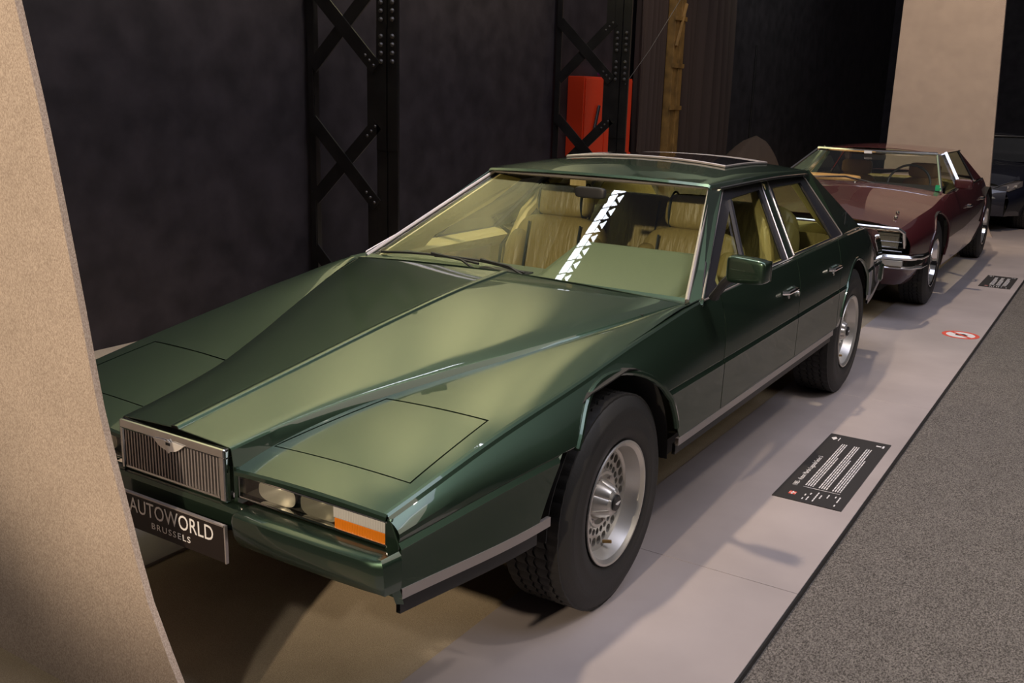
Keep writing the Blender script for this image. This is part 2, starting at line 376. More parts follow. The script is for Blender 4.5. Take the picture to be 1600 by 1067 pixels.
# ------------------------------------------------------------------ curtains, timber post, stand, dust sheet
def curtain(name, y0, y1, x, amp, label, z1=4.0, folds=7):
    rows = []
    for i in range(12):
        z = -0.02+(z1+0.02)*i/11; r = []
        for k in range(90):
            u = k/89; y = y0+(y1-y0)*u
            a = amp*(1-0.3*i/11)*(math.sin(u*folds*2*PI+0.8*math.sin(z*0.8))+0.4*math.sin(u*folds*4.4*PI+1.3+z*.3))
            r.append((x+a, y+0.02*math.sin(z*1.3+u*9), z))
        rows.append(r)
    o = MB().grid(rows).build(name, 'curtain', None, 60, solid=0.006)
    return tag(o, label, 'curtain')
curtain('curtain', 7.99, 8.76, -2.95, 0.055, 'dark curtain hanging between the red cabinet and the yellow timber post')
curtain('curtain', 9.20, 11.10, -2.98, 0.085, 'dark brown pleated curtain hanging right of the yellow timber post', folds=6)
t = thing('timber_post', 'yellow timber post standing between the two dark curtains', 'post', (-2.9, 8.93, -0.012))
MB().box((-0.05, -0.14, 0), (0.05, 0.0, 4.0)).build('upright', 'timber', t, None, bevel=0.004)
MB().box((-0.04, 0.02, 0), (0.06, 0.14, 4.0)).build('upright', 'timber', t, None, bevel=0.004)
for z in (1.45, 1.95, 2.5):
    MB().box((0.05, -0.16, z), (0.075, 0.16, z+0.05)).build('batten', 'timber', t, None)
MB().tube([(0.07, -0.12, 2.2), (0.07, 0.12, 2.7)], 0.02, 6).build('brace', 'timber', t)
t = thing('pole_stand', 'thin grey pole standing right of the brown pleated curtain', 'pole', (-2.75, 11.5, -0.012))
MB().tube([(0, 0, 0), (0, 0, 2.35)], 0.016, 8).build('pole', 'iron', t)
MB().lathe([(0, 0.16), (0.02, 0.16), (0.03, 0.02)], 'z', 16).build('base', 'iron', t)
# covered object: a lumpy sheet with a peak
rows = []
for i in range(15):
    v = i/14; r = []
    for k in range(36):
        a = 2*PI*k/36
        rad = (1-v)**0.6
        lump = 1+0.14*math.sin(3*a+2*v)+0.07*math.sin(8*a+3*v)
        zz = 1.17*v**0.75
        r.append((0.60*rad*lump*math.cos(a)+0.22*v, 0.62*rad*lump*math.sin(a), zz))
    rows.append(r)
o = MB().grid(rows, True).build('dust_sheet', 'tarp', None, 50)
o.location = (-2.16, 9.4, -0.010); tag(o, 'brown cloth draped in a peak over a bulky object by the dark wall', 'dust sheet')
# thin cable running up from the column
o = MB().tube([(-2.30, 6.38, 1.70), (-2.25, 6.8, 2.05), (-2.2, 7.4, 2.6), (-2.15, 8.2, 3.4)], 0.0035, 6).build('wall_cable', 'rivet', None)
tag(o, 'thin pale cable rising to the right from the second lattice column', 'cable')

# ------------------------------------------------------------------ beige felt divider panels
def divider(prof, xl, y, label, thick=0.05, top=4.2):
    n = 36; rows_f = []; 
    zs = lin(0, top, n)
    R = [(ip(z, prof), z) for z in zs]
    mb = MB(); V = []; 
    rows = [[(xl+(x-xl)*u, y+dy, z) for u, dy in ((0,0),(0.25,0),(0.5,0),(0.75,0),(0.97,0),(1,0.006),(1,thick-0.006),(0.97,thick),(0,thick))] for x, z in R]
    mb.grid(rows, True)
    o = mb.build('divider_panel', 'felt', None, 40); o.location.z = -0.012
    return tag(o, label, 'divider panel')
divider([(0, .40), (.10, .315), (.174, .277), (.348, .185), (.616, .104), (.833, .044), (1.08, .001), (1.348, -.048), (1.592, -.098), (1.773, -.143), (4.2, -.64)], -2.2, -1.25, 'beige felt divider panel with a flared foot in the near left foreground', 0.03)
divider([(0, .70), (.08, .64), (.3, .605), (.746, .574), (2.83, .463), (4.2, .40)], -0.70, 10.9, 'beige felt divider panel standing behind the maroon car', 0.08)

# ================================================================== WHEELS
def make_tyre(parent, s, R=0.352, w=0.235, rr=0.200, xo=0.86, name='tyre'):
    # s=+1: outer face towards +x. coordinates local: axle centre at origin, x outward of the mid plane
    h = w/2; n = 224
    prof = [(-h*0.80, rr-0.01), (-h*0.98, rr+0.02), (-h, rr+0.06), (-h*0.97, R-0.045), (-h*0.86, R-0.016)]
    lanes = [-0.80, -0.52, -0.44, -0.16, -0.09, 0.09, 0.16, 0.44, 0.52, 0.80]
    for i in range(0, len(lanes), 2):
        a, b = lanes[i]*h, lanes[i+1]*h
        prof += [(a, R-0.009, 1), (a, R-0.001, 1), (b, R-0.001, 1), (b, R-0.009, 1)]
    prof += [(h*0.86, R-0.016), (h*0.965, R-0.040), (h*.99, R-.048), (h*.985, R-.052), (h*1.0, R-.056), (h*.995, R-.060), (h, rr+0.075), (h, rr+0.055), (h*1.012, rr+0.05), (h*1.0, rr+0.042), (h*0.97, rr+0.018), (h*0.90, rr+0.006), (h*0.80, rr-0.01)]
    rows = []
    for q in prof:
        row = []
        for k in range(n):
            t = 2*PI*k/n; a = q[0]; r = q[1]
            if len(q) > 2 and abs(a) < h*0.9:
                ph = (k % 4)/4.0; zg = (abs(ph-0.5)*2-0.5)*0.007*(0.12 if abs(q[0]) > h*.75 else 1); a = a+zg
                if r > R-0.005 and k % 4 == 0: r -= (0.0012 if abs(q[0]) > h*.75 else 0.004)
            row.append((s*a, r*math.cos(t), r*math.sin(t)))
        rows.append(row)
    return MB().grid(rows, True).build(name, 'rubber', parent, 35)
def hole_cell(mb, r0, r1, t0, t1, rh, depth, x, s, N=12):
    # polar cell with a round hole in the middle and a short wall running inwards
    rc, tc = (r0+r1)/2, (t0+t1)/2; out = []; hole = []; back = []
    for k in range(N):
        a = 2*PI*k/N+PI/4; c, si = math.cos(a), math.sin(a); m = max(abs(c), abs(si))
        u, v = c/m, si/m
        r = rc+u*(r1-r0)/2; t = tc+v*(t1-t0)/2
        out.append((s*x, r*math.cos(t), r*math.sin(t)))
        hr, ht = rc+c*rh, tc+si*rh/rc
        hole.append((s*x, hr*math.cos(ht), hr*math.sin(ht))); back.append((s*(x-depth), hr*math.cos(ht), hr*math.sin(ht)))
    mb.grid([out, hole, back], True)
def make_wheel(parent, loc, s, style='lattice', R=0.352, rr=0.200, w=0.235):
    e = bpy.data.objects.new('wheel', None); COL.objects.link(e); e.parent = parent; e.location = loc; e.empty_display_size = 0.1
    make_tyre(e, s, R, w, rr)
    h = w/2
    mb = MB()
    d = 0.058
    # outer lip, deep barrel, face disc
    mb.lathe([(s*(h*0.80), rr-0.012), (s*(h*0.95), rr+0.004), (s*(h*0.985), rr+0.003), (s*(h*0.985), rr-0.004), (s*(h*0.90), rr-0.016), (s*(h-d), rr-0.030), (s*(h-d-0.006), rr-0.038)], 'x', 64)
    mb.lathe([(-s*h*0.9, rr), (-s*h*0.5, rr-0.03), (s*(h-d-0.02), rr-0.035)], 'x', 48)
    xf = h-d-0.006
    if style == 'lattice':
        NN = 26
        r_a, r_b, r_c = rr-0.038, rr-0.076, rr-0.106
        for k in range(NN):
            t0 = 2*PI*k/NN; t1 = 2*PI*(k+1)/NN; o2 = PI/NN
            hole_cell(mb, r_b, r_a, t0, t1, 0.0150, 0.016, xf, s)
            hole_cell(mb, r_c, r_b, t0+o2, t1+o2, 0.0112, 0.016, xf, s)
        mb.lathe([(s*xf, r_c), (s*(xf+0.006), r_c-0.003), (s*(xf+0.006), r_c-0.012), (s*(xf-0.006), r_c-0.022), (s*(xf-0.006), 0.02)], 'x', 52)
        mb.build('rim', 'rim', e, 30)
        MB().lathe([(s*(xf-0.019), rr-0.036), (s*(xf-0.021), 0.06), (s*(xf-0.023), 0.001)], 'x', 40).build('rim_backing', 'rimdark', e)
        # six lobed hub cone
        rows = []
        for (a, r, lob) in ((xf-0.006, 0.066, 0.0), (xf+0.002, 0.061, 0.08), (xf+0.030, 0.050, 0.20), (xf+0.046, 0.042, 0.16), (xf+0.052, 0.034, 0.03), (xf+0.052, 0.026, 0.0)):
            rows.append([(s*a, r*(1+lob*math.copysign(abs(math.cos(3*t))**.5, math.cos(3*t))**1)*math.cos(t) if False else r*(1+lob*(abs(math.cos(3*t))**.7-.6))*math.cos(t), r*(1+lob*(abs(math.cos(3*t))**.7-.6))*math.sin(t)) for t in [2*PI*k/96 for k in range(96)]])
        hb = MB().grid(rows, True); hb.build('hub', 'rim', e, 25)
        nm = MB()
        for k in range(6):
            t = 2*PI*(k+0.75)/6; nm.lathe([(s*(xf-0.006), 0.009), (s*(xf+0.006), 0.008), (s*(xf+0.010), 0.001)], 'x', 8, (0, 0.080*math.cos(t), 0.080*math.sin(t)))
        nm.build('lug_nut', 'satin', e)
        cp = MB().lathe([(s*(xf+0.048), 0.027), (s*(xf+0.058), 0.026), (s*(xf+0.061), 0.022), (s*(xf+0.0615), 0.0005)], 'x', 32).build('centre_cap', 'black', e)
        wing(cp, (s*(xf+0.0615), 0, 0), 0.018, 'x', s, 'white', 'winged_badge')
        MB().tube([(s*(h-d), 0.02, -(rr-0.045)), (s*(h-0.03), 0.025, -(rr-0.05))], 0.006, 8).build('valve', 'timber', e)
    else:
        mb.lathe([(s*xf, rr-0.038), (s*(xf+0.012), rr-0.06), (s*(xf-0.004), rr-0.085), (s*(xf+0.020), 0.06), (s*(xf+0.030), 0.035), (s*(xf+0.030), 0.001)], 'x', 40)
        mb.build('rim', 'chrome' if style == 'chrome' else 'rim', e, 30)
        sp = MB()
        for k in range(10):
            t = 2*PI*k/10; c, si = math.cos(t), math.sin(t)
            sp.prism([(s*(xf+0.004), 0.05*c-0.010*si, 0.05*si+0.010*c), (s*(xf+0.004), 0.05*c+0.010*si, 0.05*si-0.010*c), (s*(xf+0.004), 0.155*c+0.016*si, 0.155*si-0.016*c), (s*(xf+0.004), 0.155*c-0.016*si, 0.155*si+0.016*c)], s*0.018, (1, 0, 0))
        sp.build('spokes', 'satin', e)
    return e
def wing(parent, c, L, plane, s, m, name):
    # a flat winged badge: two tapering wings and a centre bar
    pts = [(0, 0.30), (0.12, 0.20), (0.25, 0.24), (1.0, 0.20), (0.8, 0.04), (0.62, -0.08), (0.40, -0.17), (0.16, -0.22), (0, -0.34)]
    poly = [(a*L, b*L) for a, b in pts]+[(-a*L, b*L) for a, b in reversed(pts[1:-1])]
    if plane == 'x': P = [(c[0], c[1]+a, c[2]+b) for a, b in poly]; nv = (s, 0, 0)
    else: P = [(c[0]+a, c[1], c[2]+b) for a, b in poly]; nv = (0, -1, 0)
    return MB().prism(P, 0.0012 if plane == 'x' else 0.004, nv).build(name, m, parent, None)

# ================================================================== GREEN CAR
car = thing('saloon_car', 'dark green wedge-shaped four door saloon with its headlamps and grille towards the aisle', 'car', (0, 0, 0))
XS = [(-0.99, .735), (-.87, .752), (-.56, .768), (-.17, .790), (.28, .806), (.62, .812), (1.0, .818), (1.8, .822), (2.6, .818), (3.3, .785), (4.15, .700)]
ZS = [(-0.99, .638), (-.87, .668), (-.56, .722), (-.17, .775), (.28, .838), (.62, .876), (1.0, .884), (1.8, .893), (2.6, .900), (3.3, .882), (4.15, .780)]
XC = [(-1.0, .768), (-.5, .845), (-.35, .866), (0, .886), (.35, .890), (1.2, .895), (2.4, .892), (3.0, .875), (3.3, .858), (4.15, .750)]
ZC = [(-1.0, .575), (-.4, .628), (.35, .652), (2.4, .662), (3.3, .655), (4.15, .585)]
XB = [(-1.0, .768), (-.5, .848), (.35, .890), (2.4, .892), (3.3, .852), (4.15, .745)]
def zbot(y): return 0.462
AR = 0.400
WB = 2.916
def arch(y):
    z = 0
    for yc in (0.0, WB):
        d = abs(y-yc)
        R_ = AR if yc == 0 else AR*0.985
        if d < R_: z = max(z, 0.368+math.sqrt(R_*R_-d*d))
    if -.480 < y < 0: z = max(z, .635-1.85*max(0, -.386-y))
    return z
def prof(y):
    xs, zs, xc, zc, xb = ip(y, XS), ip(y, ZS), ip(y, XC), ip(y, ZC), ip(y, XB)
    P = [(xb, zbot(y)), (xb+(xc-xb)*.5, (zbot(y)+zc)/2-.01), (xc, zc-0.020), (xc+0.001, zc-0.014), (xc-0.008, zc), (xc-0.006, zc+0.006)]
    zu = zc+0.006; xu = xc-0.006; zt = zs-0.014; xt = xs+0.002
    for t in (.2, .4, .6, .8): P.append((xu+(xt-xu)*t+0.012*4*t*(1-t), zu+(zt-zu)*t))
    P += [(xt, zt), (xs-0.003, zs-0.005), (xs-0.010, zs-0.001), (xs-0.018, zs)]
    return P
def Xside(y, z):
    P = prof(y)
    for a, b in zip(P[:-1], P[1:]):
        if a[1] <= z <= b[1]: return a[0]+(b[0]-a[0])*(z-a[1])/max(1e-6, b[1]-a[1])
    return P[0][0] if z < P[0][1] else P[-1][0]
def side_panel(name, y0, y1, s, mt, parent, m=None, n=None, tilt0=0, tilt1=0, profile=prof, archf=arch, Xf=Xside):
    ysamp = set(lin(y0, y1, n or max(6, int((y1-y0)/0.05))))
    for yc in (0.0, WB):
        for q in lin(-AR, AR, 41)+[-.48, -.46, -.44, -.42]:
            if y0 < yc+q < y1: ysamp.add(yc+q)
    rows = []
    for y in sorted(ysamp):
        P = profile(y); za = archf(y)
        of = ip(y, [(.15, 0), (.70, .13), (2.45, .15), (3.05, 0)])
        r = []
        for (x, z) in P:
            zz = max(z, za)
            dy = of*max(0, (max(z, za)-.655)/.24)
            xx = x if z >= za else Xf(y, zz)
            r.append((s*xx, y+dy, zz))
        rows.append(r)
    return MB().grid(rows).build(name, mt, parent, 14, solid=0.003)
D0, D1, D2 = 0.79, 1.73, 2.46
HY = (1.535, 2.29)
for s in (1, -1):
    side_panel('front_fender', -0.985, D0-0.003, s, 'green', car, n=40)
    dr = side_panel('front_door', D0+0.003, D1-0.003, s, 'green', car)
    dr2 = side_panel('rear_door', D1+0.003, D2-0.003, s, 'green', car)
    side_panel('rear_fender', D2+0.003, 4.14, s, 'green', car, n=34)
    for d_, ya, yb in ((dr, HY[0], HY[0]+.165), (dr2, HY[1], HY[1]+.165)):
        z = 0.785; x = Xside(ya, z)
        hnd = MB().tube([(s*(x+.004), ya+.01, z), (s*(x+.026), ya+.015, z+.002), (s*(x+.028), yb-.03, z+.004), (s*(x+.004), yb, z+.004)], 0.011, 8, 0.8).build('door_handle', 'chrome', d_)
        MB().tube([(s*(x+.002), (ya+yb)/2, z-.03), (s*(x+.012), (ya+yb)/2, z-.03)], 0.012, 10).build('push_button', 'chrome', d_)
    MB().tube([(s*(Xside(1.66, .76)+.0), 1.745, .755), (s*(Xside(1.66, .76)+.012), 1.745, .755)], 0.012, 12).build('key_lock', 'chrome', dr)
    # arch lips
    for yc in (0.0, WB):
        pts = []
        R_ = AR if yc == 0 else AR*0.985
        for k in range(37):
            a = PI*(0.0+1.0*k/36); y = yc-R_*math.cos(a); z = 0.368+R_*math.sin(a)
            if z < (0.625 if (yc == 0 and y < 0) else 0.475): continue
            pts.append((s*(Xside(min(max(y, -0.98), 4.1), z)-0.002), y, z))
        MB().tube(pts, 0.011, 8, 1.0).build('wheel_arch_lip', 'green', car)
        # dark inner arch
        rows = []
        for k in range(25):
            a = PI*k/24; y = yc-(R_+0.012)*math.cos(a); z = 0.368+(R_+0.012)*math.sin(a)
            zt_ = min(z, ip(y, ZS)-.03); rows.append([(s*min(.845, Xside(min(y, 4.1), max(.47, min(z, .7)))-.02), y, zt_), (s*0.55, y, min(zt_, ip(y, ZS)-.06))])
        MB().grid(rows).build('wheel_arch_liner', 'dark', car, 40, solid=0.004)
        MB().add([(s*0.55, yc-R_-.01, .3), (s*0.55, yc+R_+.01, .3), (s*0.55, yc+R_+.01, .72 if yc == 0 else .8), (s*0.55, yc-R_-.01, .58 if yc == 0 else .8)], [(0, 1, 2, 3)]).build('inner_wing', 'dark', car, None, solid=0.004)
    # silver sill strip and black sill
    def strip(y0, y1, z0, z1, dx, name, m, th=0.012, lab=None):
        rows = []
        for y in lin(y0, y1, 16):
            x = Xside(y, 0.462)+dx
            rows.append([(s*(x-th), y, z0), (s*x, y, z0), (s*x, y, z1), (s*(x-th), y, z1)])
        o = MB().grid(rows, True).build(name, m, car, 30)
        if lab: o['label'] = lab
    strip(-0.985, -0.43, 0.435, 0.462, 0.004, 'sill_strip', 'satin', lab='satin silver trim strip')
    strip(0.385, 2.40, 0.435, 0.462, 0.004, 'sill_strip', 'satin', lab='satin silver trim strip')
    strip(-0.975, -0.47, 0.388, 0.434, -0.012, 'sill', 'black')
    strip(0.40, 2.42, 0.395, 0.434, -0.012, 'sill', 'black')
    strip(3.35, 4.12, 0.435, 0.462, 0.003, 'sill_strip', 'satin', lab='satin silver trim strip')
    # fender top: from the shoulder to the bonnet edge
BE = [(-1.0, .214), (-.9, .222), (-.64, .267), (-.36, .366), (-.07, .490), (.17, .590), (.40, .678), (.64, .758)]
def ztop_f(y, x):                # fender top height
    xs, zs = ip(y, XS)-.018, ip(y, ZS); xi = ip(y, BE)+.012
    t = (xs-x)/max(0.02, xs-xi); return zs-0.006*t+0.006*4*t*(1-t)
def zb_edge(y): return ip(y, [(-1.0, .690), (-.64, .733), (-.36, .765), (0, .806), (.4, .853), (.64, .876)])
def zb_mid(y): return ip(y, [(-1.0, .706), (-.6, .762), (0, .845), (.35, .885), (.64, .905)])
YR = 0.640
LC = [(0.24, -.86), (0.337, -.50), (0.695, -.515), (0.705, -.862)]    # pop-up lamp lid corners (x, y)
for s in (1, -1):
    # the fender top is split around the lid: rows in y, columns in x, lid drawn separately in a recess
    def xi(y): return ip(y, BE)+.012
    def xo(y): return ip(y, XS)-.018
    def lid_l(y): return LC[0][0]+(LC[1][0]-LC[0][0])*(y-LC[0][1])/(LC[1][1]-LC[0][1])
    def lid_r(y): return LC[3][0]+(LC[2][0]-LC[3][0])*(y-LC[3][1])/(LC[2][1]-LC[3][1])
    def patch(ya, yb, fl_, fr_, n, nx=8, dz=0):
        rows = []
        for y in lin(ya, yb, n):
            a, b = fl_(y), fr_(y); rows.append([(s*x, y, ztop_f(y, x)+dz) for x in lin(a, b, nx)])
        return rows
    mb = MB()
    Y = lin(-.985, -.866, 7)+lin(-.866, -.506, 13)[1:]+lin(-.506, .62, 30)[1:]
    fa0, fb0 = [(f(-.506)-xi(-.506))/(xo(-.506)-xi(-.506)) for f in (lid_l, lid_r)]
    def cols(y):
        a, b = xi(y), xo(y)
        if y > -.506: l, r = a+(b-a)*fa0, a+(b-a)*fb0
        else: l, r = max(lid_l(y), a+.004), min(lid_r(y), b-.004)
        return lin(a, l, 4)+lin(l, r, 9)[1:]+lin(r, b, 4)[1:]
    R_w = [[(s*x, y, ztop_f(y, x)) for x in cols(y)] for y in Y]
    base = len(mb.V); mb.V += [p for r in R_w for p in r]; nn = len(R_w[0])
    for i in range(len(Y)-1):
        for j in range(nn-1):
            if -.8661 < Y[i] < -.5061 and 3 <= j < 11: continue
            q0 = base+i*nn+j; mb.F.append((q0, q0+1, q0+nn+1, q0+nn))
    # nose roll-over edge down to the lamps
    rows = []
    for x in lin(xi(-.985), xo(-.985)+.014, 12):
        z = ztop_f(-.985, min(x, xo(-.985)))
        rows.append([(s*x, -.985, z), (s*x, -.992, z-.004), (s*x, -.994, z-.012), (s*x, -.985, z-.016)])
    mb.grid(rows)
    ft = mb.build('fender_top', 'green', car, 25, solid=0.003)
    g = 0.0055
    mb = MB(); mb.grid(patch(-.866+g, -.506-g, lambda y: lid_l(y)+g, lambda y: lid_r(y)-g, 12, 10, -0.0022))
    lid = mb.build('headlamp_lid', 'green', car, 25, solid=0.006)
    md = lid.modifiers.new('bevel', 'BEVEL'); md.width = 0.002; md.segments = 2; md.limit_method = 'ANGLE'; md.angle_limit = math.radians(50)
    MB().grid(patch(-.88, -.49, lambda y: lid_l(y)-.01, lambda y: min(lid_r(y)+.01, xo(y)-.004), 6, 4, -0.010)).build('lid_recess', 'dark', car, 30, solid=0.003)
    # band between raised bonnet and fender
# bonnet
rows = []
for y in lin(-0.992, YR, 44):
    xe, ze, zm = ip(y, BE), zb_edge(y), zb_mid(y)
    r = []
    L = [xe+.011, xe+.004, xe, xe-.004]
    zt_f = ztop_f(y, xe+.012)
    half = [(xe+.011, min(zt_f-.003, ze-.006)), (xe+.0035, ze-.006), (xe+.001, ze-.0015), (xe-.004, ze)]
    for t in (.2, .4, .6, .8, .93): half.append((max(0.03, xe*(1-t)), ze+(zm-.006-ze)*(1-(1-t)**1.35)))
    half += [(0.016, zm-.006), (0.012, zm-.001), (0.009, zm)]
    r = [(x, y, z) for x, z in half]+[(0, y, zm+.0005)]+[(-x, y, z) for x, z in reversed(half)]
    rows.append(r)
MB().grid(rows).build('bonnet', 'green', car, 18, solid=0.003)
# cowl between bonnet and windscreen
MB().grid([[(x, YR+.004, .874+.028*(1-(x/.78)**2)), (x, .70, .872+.008*(1-(x/.78)**2)), (x, .76, .866)] for x in lin(-.775, .775, 15)]).build('cowl', 'green', car, 30, solid=0.003)
# windscreen
BL = Vector((-.758, .695, .874)); BR = Vector((.758, .695, .874)); TL = Vector((-.546, 1.397, 1.226)); TR = Vector((.546, 1.397, 1.226))
def ws(u, v):
    a = BL.lerp(BR, u); b = TL.lerp(TR, u); return a.lerp(b, v)
WN = (BR-BL).cross(TL-BL).normalized()
sw = MB().grid([[ws(u, v) for u in lin(0, 1, 9)] for v in lin(0, 1, 7)]).build('windscreen', 'glass', car, 60)
# chrome surround of the screen (three parts)
def bar(name, pts, r, m, parent=car, flat=1.0): return MB().tube(pts, r, 8, flat).build(name, m, parent)
bar('windscreen_trim', [BL+Vector((-.006,0,.004)), TL+Vector((-.006,0,.004))], 0.009, 'satin'); bar('windscreen_trim', [BR+Vector((.006,0,.004)), TR+Vector((.006,0,.004))], 0.009, 'satin')
bar('windscreen_trim', [TL+Vector((-.006,0,.004)), TR+Vector((.006,0,.004))], 0.009, 'satin')
MB().grid([[ws(u, v)+WN*.004 for u in lin(0.0, 1.0, 12)] for v in (-0.035, 0.0, 0.018)]).build('windscreen_trim', 'green', car, 30, solid=0.004)
# side glass plane
def TX(z): return .80-.727*(z-.885)
def sp(y, z, s, off=0): return Vector((s*(TX(z)+off), y, z))
RX = [(1.36, .556), (1.6, .575), (2.0, .590), (2.6, .590), (2.74, .585)]
RZ = [(1.36, 1.243), (1.6, 1.250), (2.0, 1.256), (2.6, 1.245), (2.74, 1.234)]
RM = [(1.36, 1.252), (1.6, 1.288), (1.9, 1.302), (2.2, 1.304), (2.6, 1.282), (2.74, 1.262)]
rows = []
for y in lin(1.372, 2.74, 30):
    xe, ze, zm = ip(y, RX), ip(y, RZ), ip(y, RM)
    half = [(xe+.010, ze-.030), (xe+.012, ze-.014), (xe+.006, ze-.004), (xe-.004, ze)]
    for t in (.1, .25, .45, .7): half.append(((xe-.004)*(1-t), ze+(zm-ze)*(1-(1-t)**2.2)))
    rows.append([(x, y, z) for x, z in half]+[(0, y, zm)]+[(-x, y, z) for x, z in reversed(half)])
# rolled front edge of the roof
y = 1.372; r0 = rows[0]; rows.insert(0, [(p[0], y-.010, p[2]-.010) for p in r0]); 
MB().grid(rows).build('roof', 'green', car, 30, solid=0.004)
# roof glass panel with pale frame
def rzz(x, y, d=0):
    xe, ze, zm = ip(y, RX), ip(y, RZ), ip(y, RM); t = 1-abs(x)/(xe-.004); return ze+(zm-ze)*(1-(1-t)**2.2)+d
rg = MB().grid([[(x, y, rzz(x, y, .007)) for x in lin(-.43, .43, 13)] for y in lin(1.90, 2.52, 8)]).build('roof_glass', 'sunroof', car, 40, solid=0.006)
ring = [(x, 1.90) for x in lin(-.43, .43, 12)]+[(.43, y) for y in lin(1.92, 2.5, 6)]+[(x, 2.52) for x in lin(.43, -.43, 12)]+[(-.43, y) for y in lin(2.5, 1.92, 6)]+[(-.43, 1.90)]
MB().tube([(x, y, rzz(x, y, .008)) for x, y in ring], 0.007, 6).build('roof_glass_frame', 'satin', rg)
for s in (1, -1):
    # A pillar: outer body-coloured quad between windscreen trim and door frame
    def quad(name, pts, m, th=0.012, parent=car, bevel=0.003):
        a = Vector(pts[1])-Vector(pts[0]); b = Vector(pts[-1])-Vector(pts[0]); nv = a.cross(b).normalized()
        if nv.x*s < 0: nv = -nv
        return MB().prism([Vector(p)-nv*th for p in pts], th, nv).build(name, m, parent, None, bevel=bevel)
    quad('windscreen_pillar', [(s*.768, .690, .872), (s*.822, .715, .868), (s*.571, 1.50, 1.232), (s*.556, 1.375, 1.240)], 'green')
    # front door frame, dark inner frame, B pillar, rear frame, C pillar
    fo = [(0.725, .878), (1.535, 1.222), (2.035, 1.228), (1.80, .890)]      # outer opening of the front window (y, z)
    ro = [(1.905, .893), (2.13, 1.226), (2.715, 1.215), (2.80, .902)]
    def loop(pts, r, name, m, off, parent=car):
        P = [sp(y, z, s, off) for y, z in pts]; Q = []
        for i in range(len(P)):
            a, b = P[i], P[(i+1) % len(P)]; Q += [a.lerp(b, t) for t in (0.02, .25, .5, .75, .98)]
        Q.append(Q[0]); return MB().tube(Q, r, 6).build(name, m, parent)
    loop(fo, 0.0036, 'window_trim', 'satin', 0.006); loop(ro, 0.0036, 'window_trim', 'satin', 0.006)
    def frame(out, inn, name, m, th=0.014, off=0.002):
        n = len(out); O = [sp(y, z, s, off) for y, z in out]; I = [sp(y, z, s, off) for y, z in inn]
        mb = MB()
        for i in range(n):
            j = (i+1) % n; nv = Vector((s, 0, .727*1.0)).normalized()
            mb.prism([O[i]-nv*th, O[j]-nv*th, I[j]-nv*th, I[i]-nv*th], th, nv)
        return mb.build(name, m, car, None)
    fi = [(0.90, .905), (1.575, 1.175), (1.96, 1.185), (1.76, .900)]
    ri = [(1.935, .905), (2.15, 1.182), (2.62, 1.180), (2.62, .908)]
    frame(fo, fi, 'window_frame', 'frame'); frame(ro, ri, 'window_frame', 'frame')
    # quarter light: dark triangle and divider bar
    quad('quarter_panel', [sp(.735, .882, s, .004), sp(.93, .893, s, .004), sp(.955, .99, s, .004)], 'frame', 0.008)
    MB().tube([sp(1.24, .90, s, .004), sp(1.52, 1.165, s, .004)], 0.013, 6).build('window_divider', 'frame', car)
    gl = MB().add([sp(y, z, s, -.004) for y, z in fi], [(0, 1, 2, 3)]).build('door_glass', 'sglass', car, None)
    gl = MB().add([sp(y, z, s, -.004) for y, z in ri], [(0, 1, 2, 3)]).build('door_glass', 'sglass', car, None)
    quad('door_pillar', [sp(1.805, .888, s, .005), sp(1.900, .890, s, .005), sp(2.128, 1.232, s, .005), sp(2.040, 1.232, s, .005)], 'green')
    quad('roof_pillar', [sp(2.805, .898, s, .003), Vector((s*.735, 3.47, .872)), Vector((s*.590, 2.735, 1.238)), sp(2.72, 1.228, s, .003)], 'green', 0.02)
    MB().tube([Vector((s*.7905, 2.83, .955)), Vector((s*.7, 3.22, .982))], 0.002, 4).build('pillar_seam', 'seam', car)
    # drip rail
    MB().tube([(s*(ip(y, RX)+.014), y, ip(y, RZ)-.022) for y in lin(1.45, 2.72, 14)], 0.006, 6).build('drip_rail', 'chrome', car)
    # belt ledge
    MB().grid([[(s*(ip(y, XS)-.016), y, ip(y, ZS)), (s*(TX(.885)-.004), y, ip(y, ZS)+.002), (s*(TX(.885)-.03), y, ip(y, ZS)-.01)] for y in lin(.62, 2.84, 16)]).build('belt_ledge', 'green', car, 30, solid=0.004)
    # rear deck sides
# rear window and boot
MB().grid([[Vector((-.57, 2.75, 1.235)).lerp(Vector((.57, 2.75, 1.235)), u).lerp(Vector((-.68, 3.40, .90)).lerp(Vector((.68, 3.40, .90)), u), v) for u in lin(0, 1, 5)] for v in lin(0, 1, 4)]).build('rear_window', 'sglass', car, 40)
MB().grid([[(s_*ip(y, [(2.82, .80), (3.3, .768), (4.14, .684)])*k, y, ip(y, ZS)+.012*(1-k*k)) for s_, k in [(-1, 1), (-1, .66), (-1, .33), (1, 0), (1, .33), (1, .66), (1, 1)]] for y in lin(3.38, 4.14, 10)]).build('boot_lid', 'green', car, 30, solid=0.004)
for s in (1, -1):
    MB().grid([[(s*ip(y, [(2.82, .80), (3.3, .768), (3.48, .75)]), y, ip(y, ZS)), (s*ip(y, [(2.82, .78), (3.48, .70)]), y, ip(y, ZS)+.004)] for y in lin(2.80, 3.48, 8)]).build('deck_side', 'green', car, 30, solid=0.004)
MB().grid([[(x, 4.14+.01*(1-(x/.7)**2), z) for x in lin(-.70, .70, 9)] for z in (.42, .56, .66, .78)]).build('tail_panel', 'green', car, 30, solid=0.006)
for s in (1, -1): MB().box((s*.42-.22, 4.145, .60), (s*.42+.22, 4.165, .70)).build('tail_lamp', 'redprint', car, None, bevel=0.004)
MB().box((-.76, 4.13, .44), (.76, 4.20, .56)).build('rear_bumper', 'green', car, None, bevel=0.015)
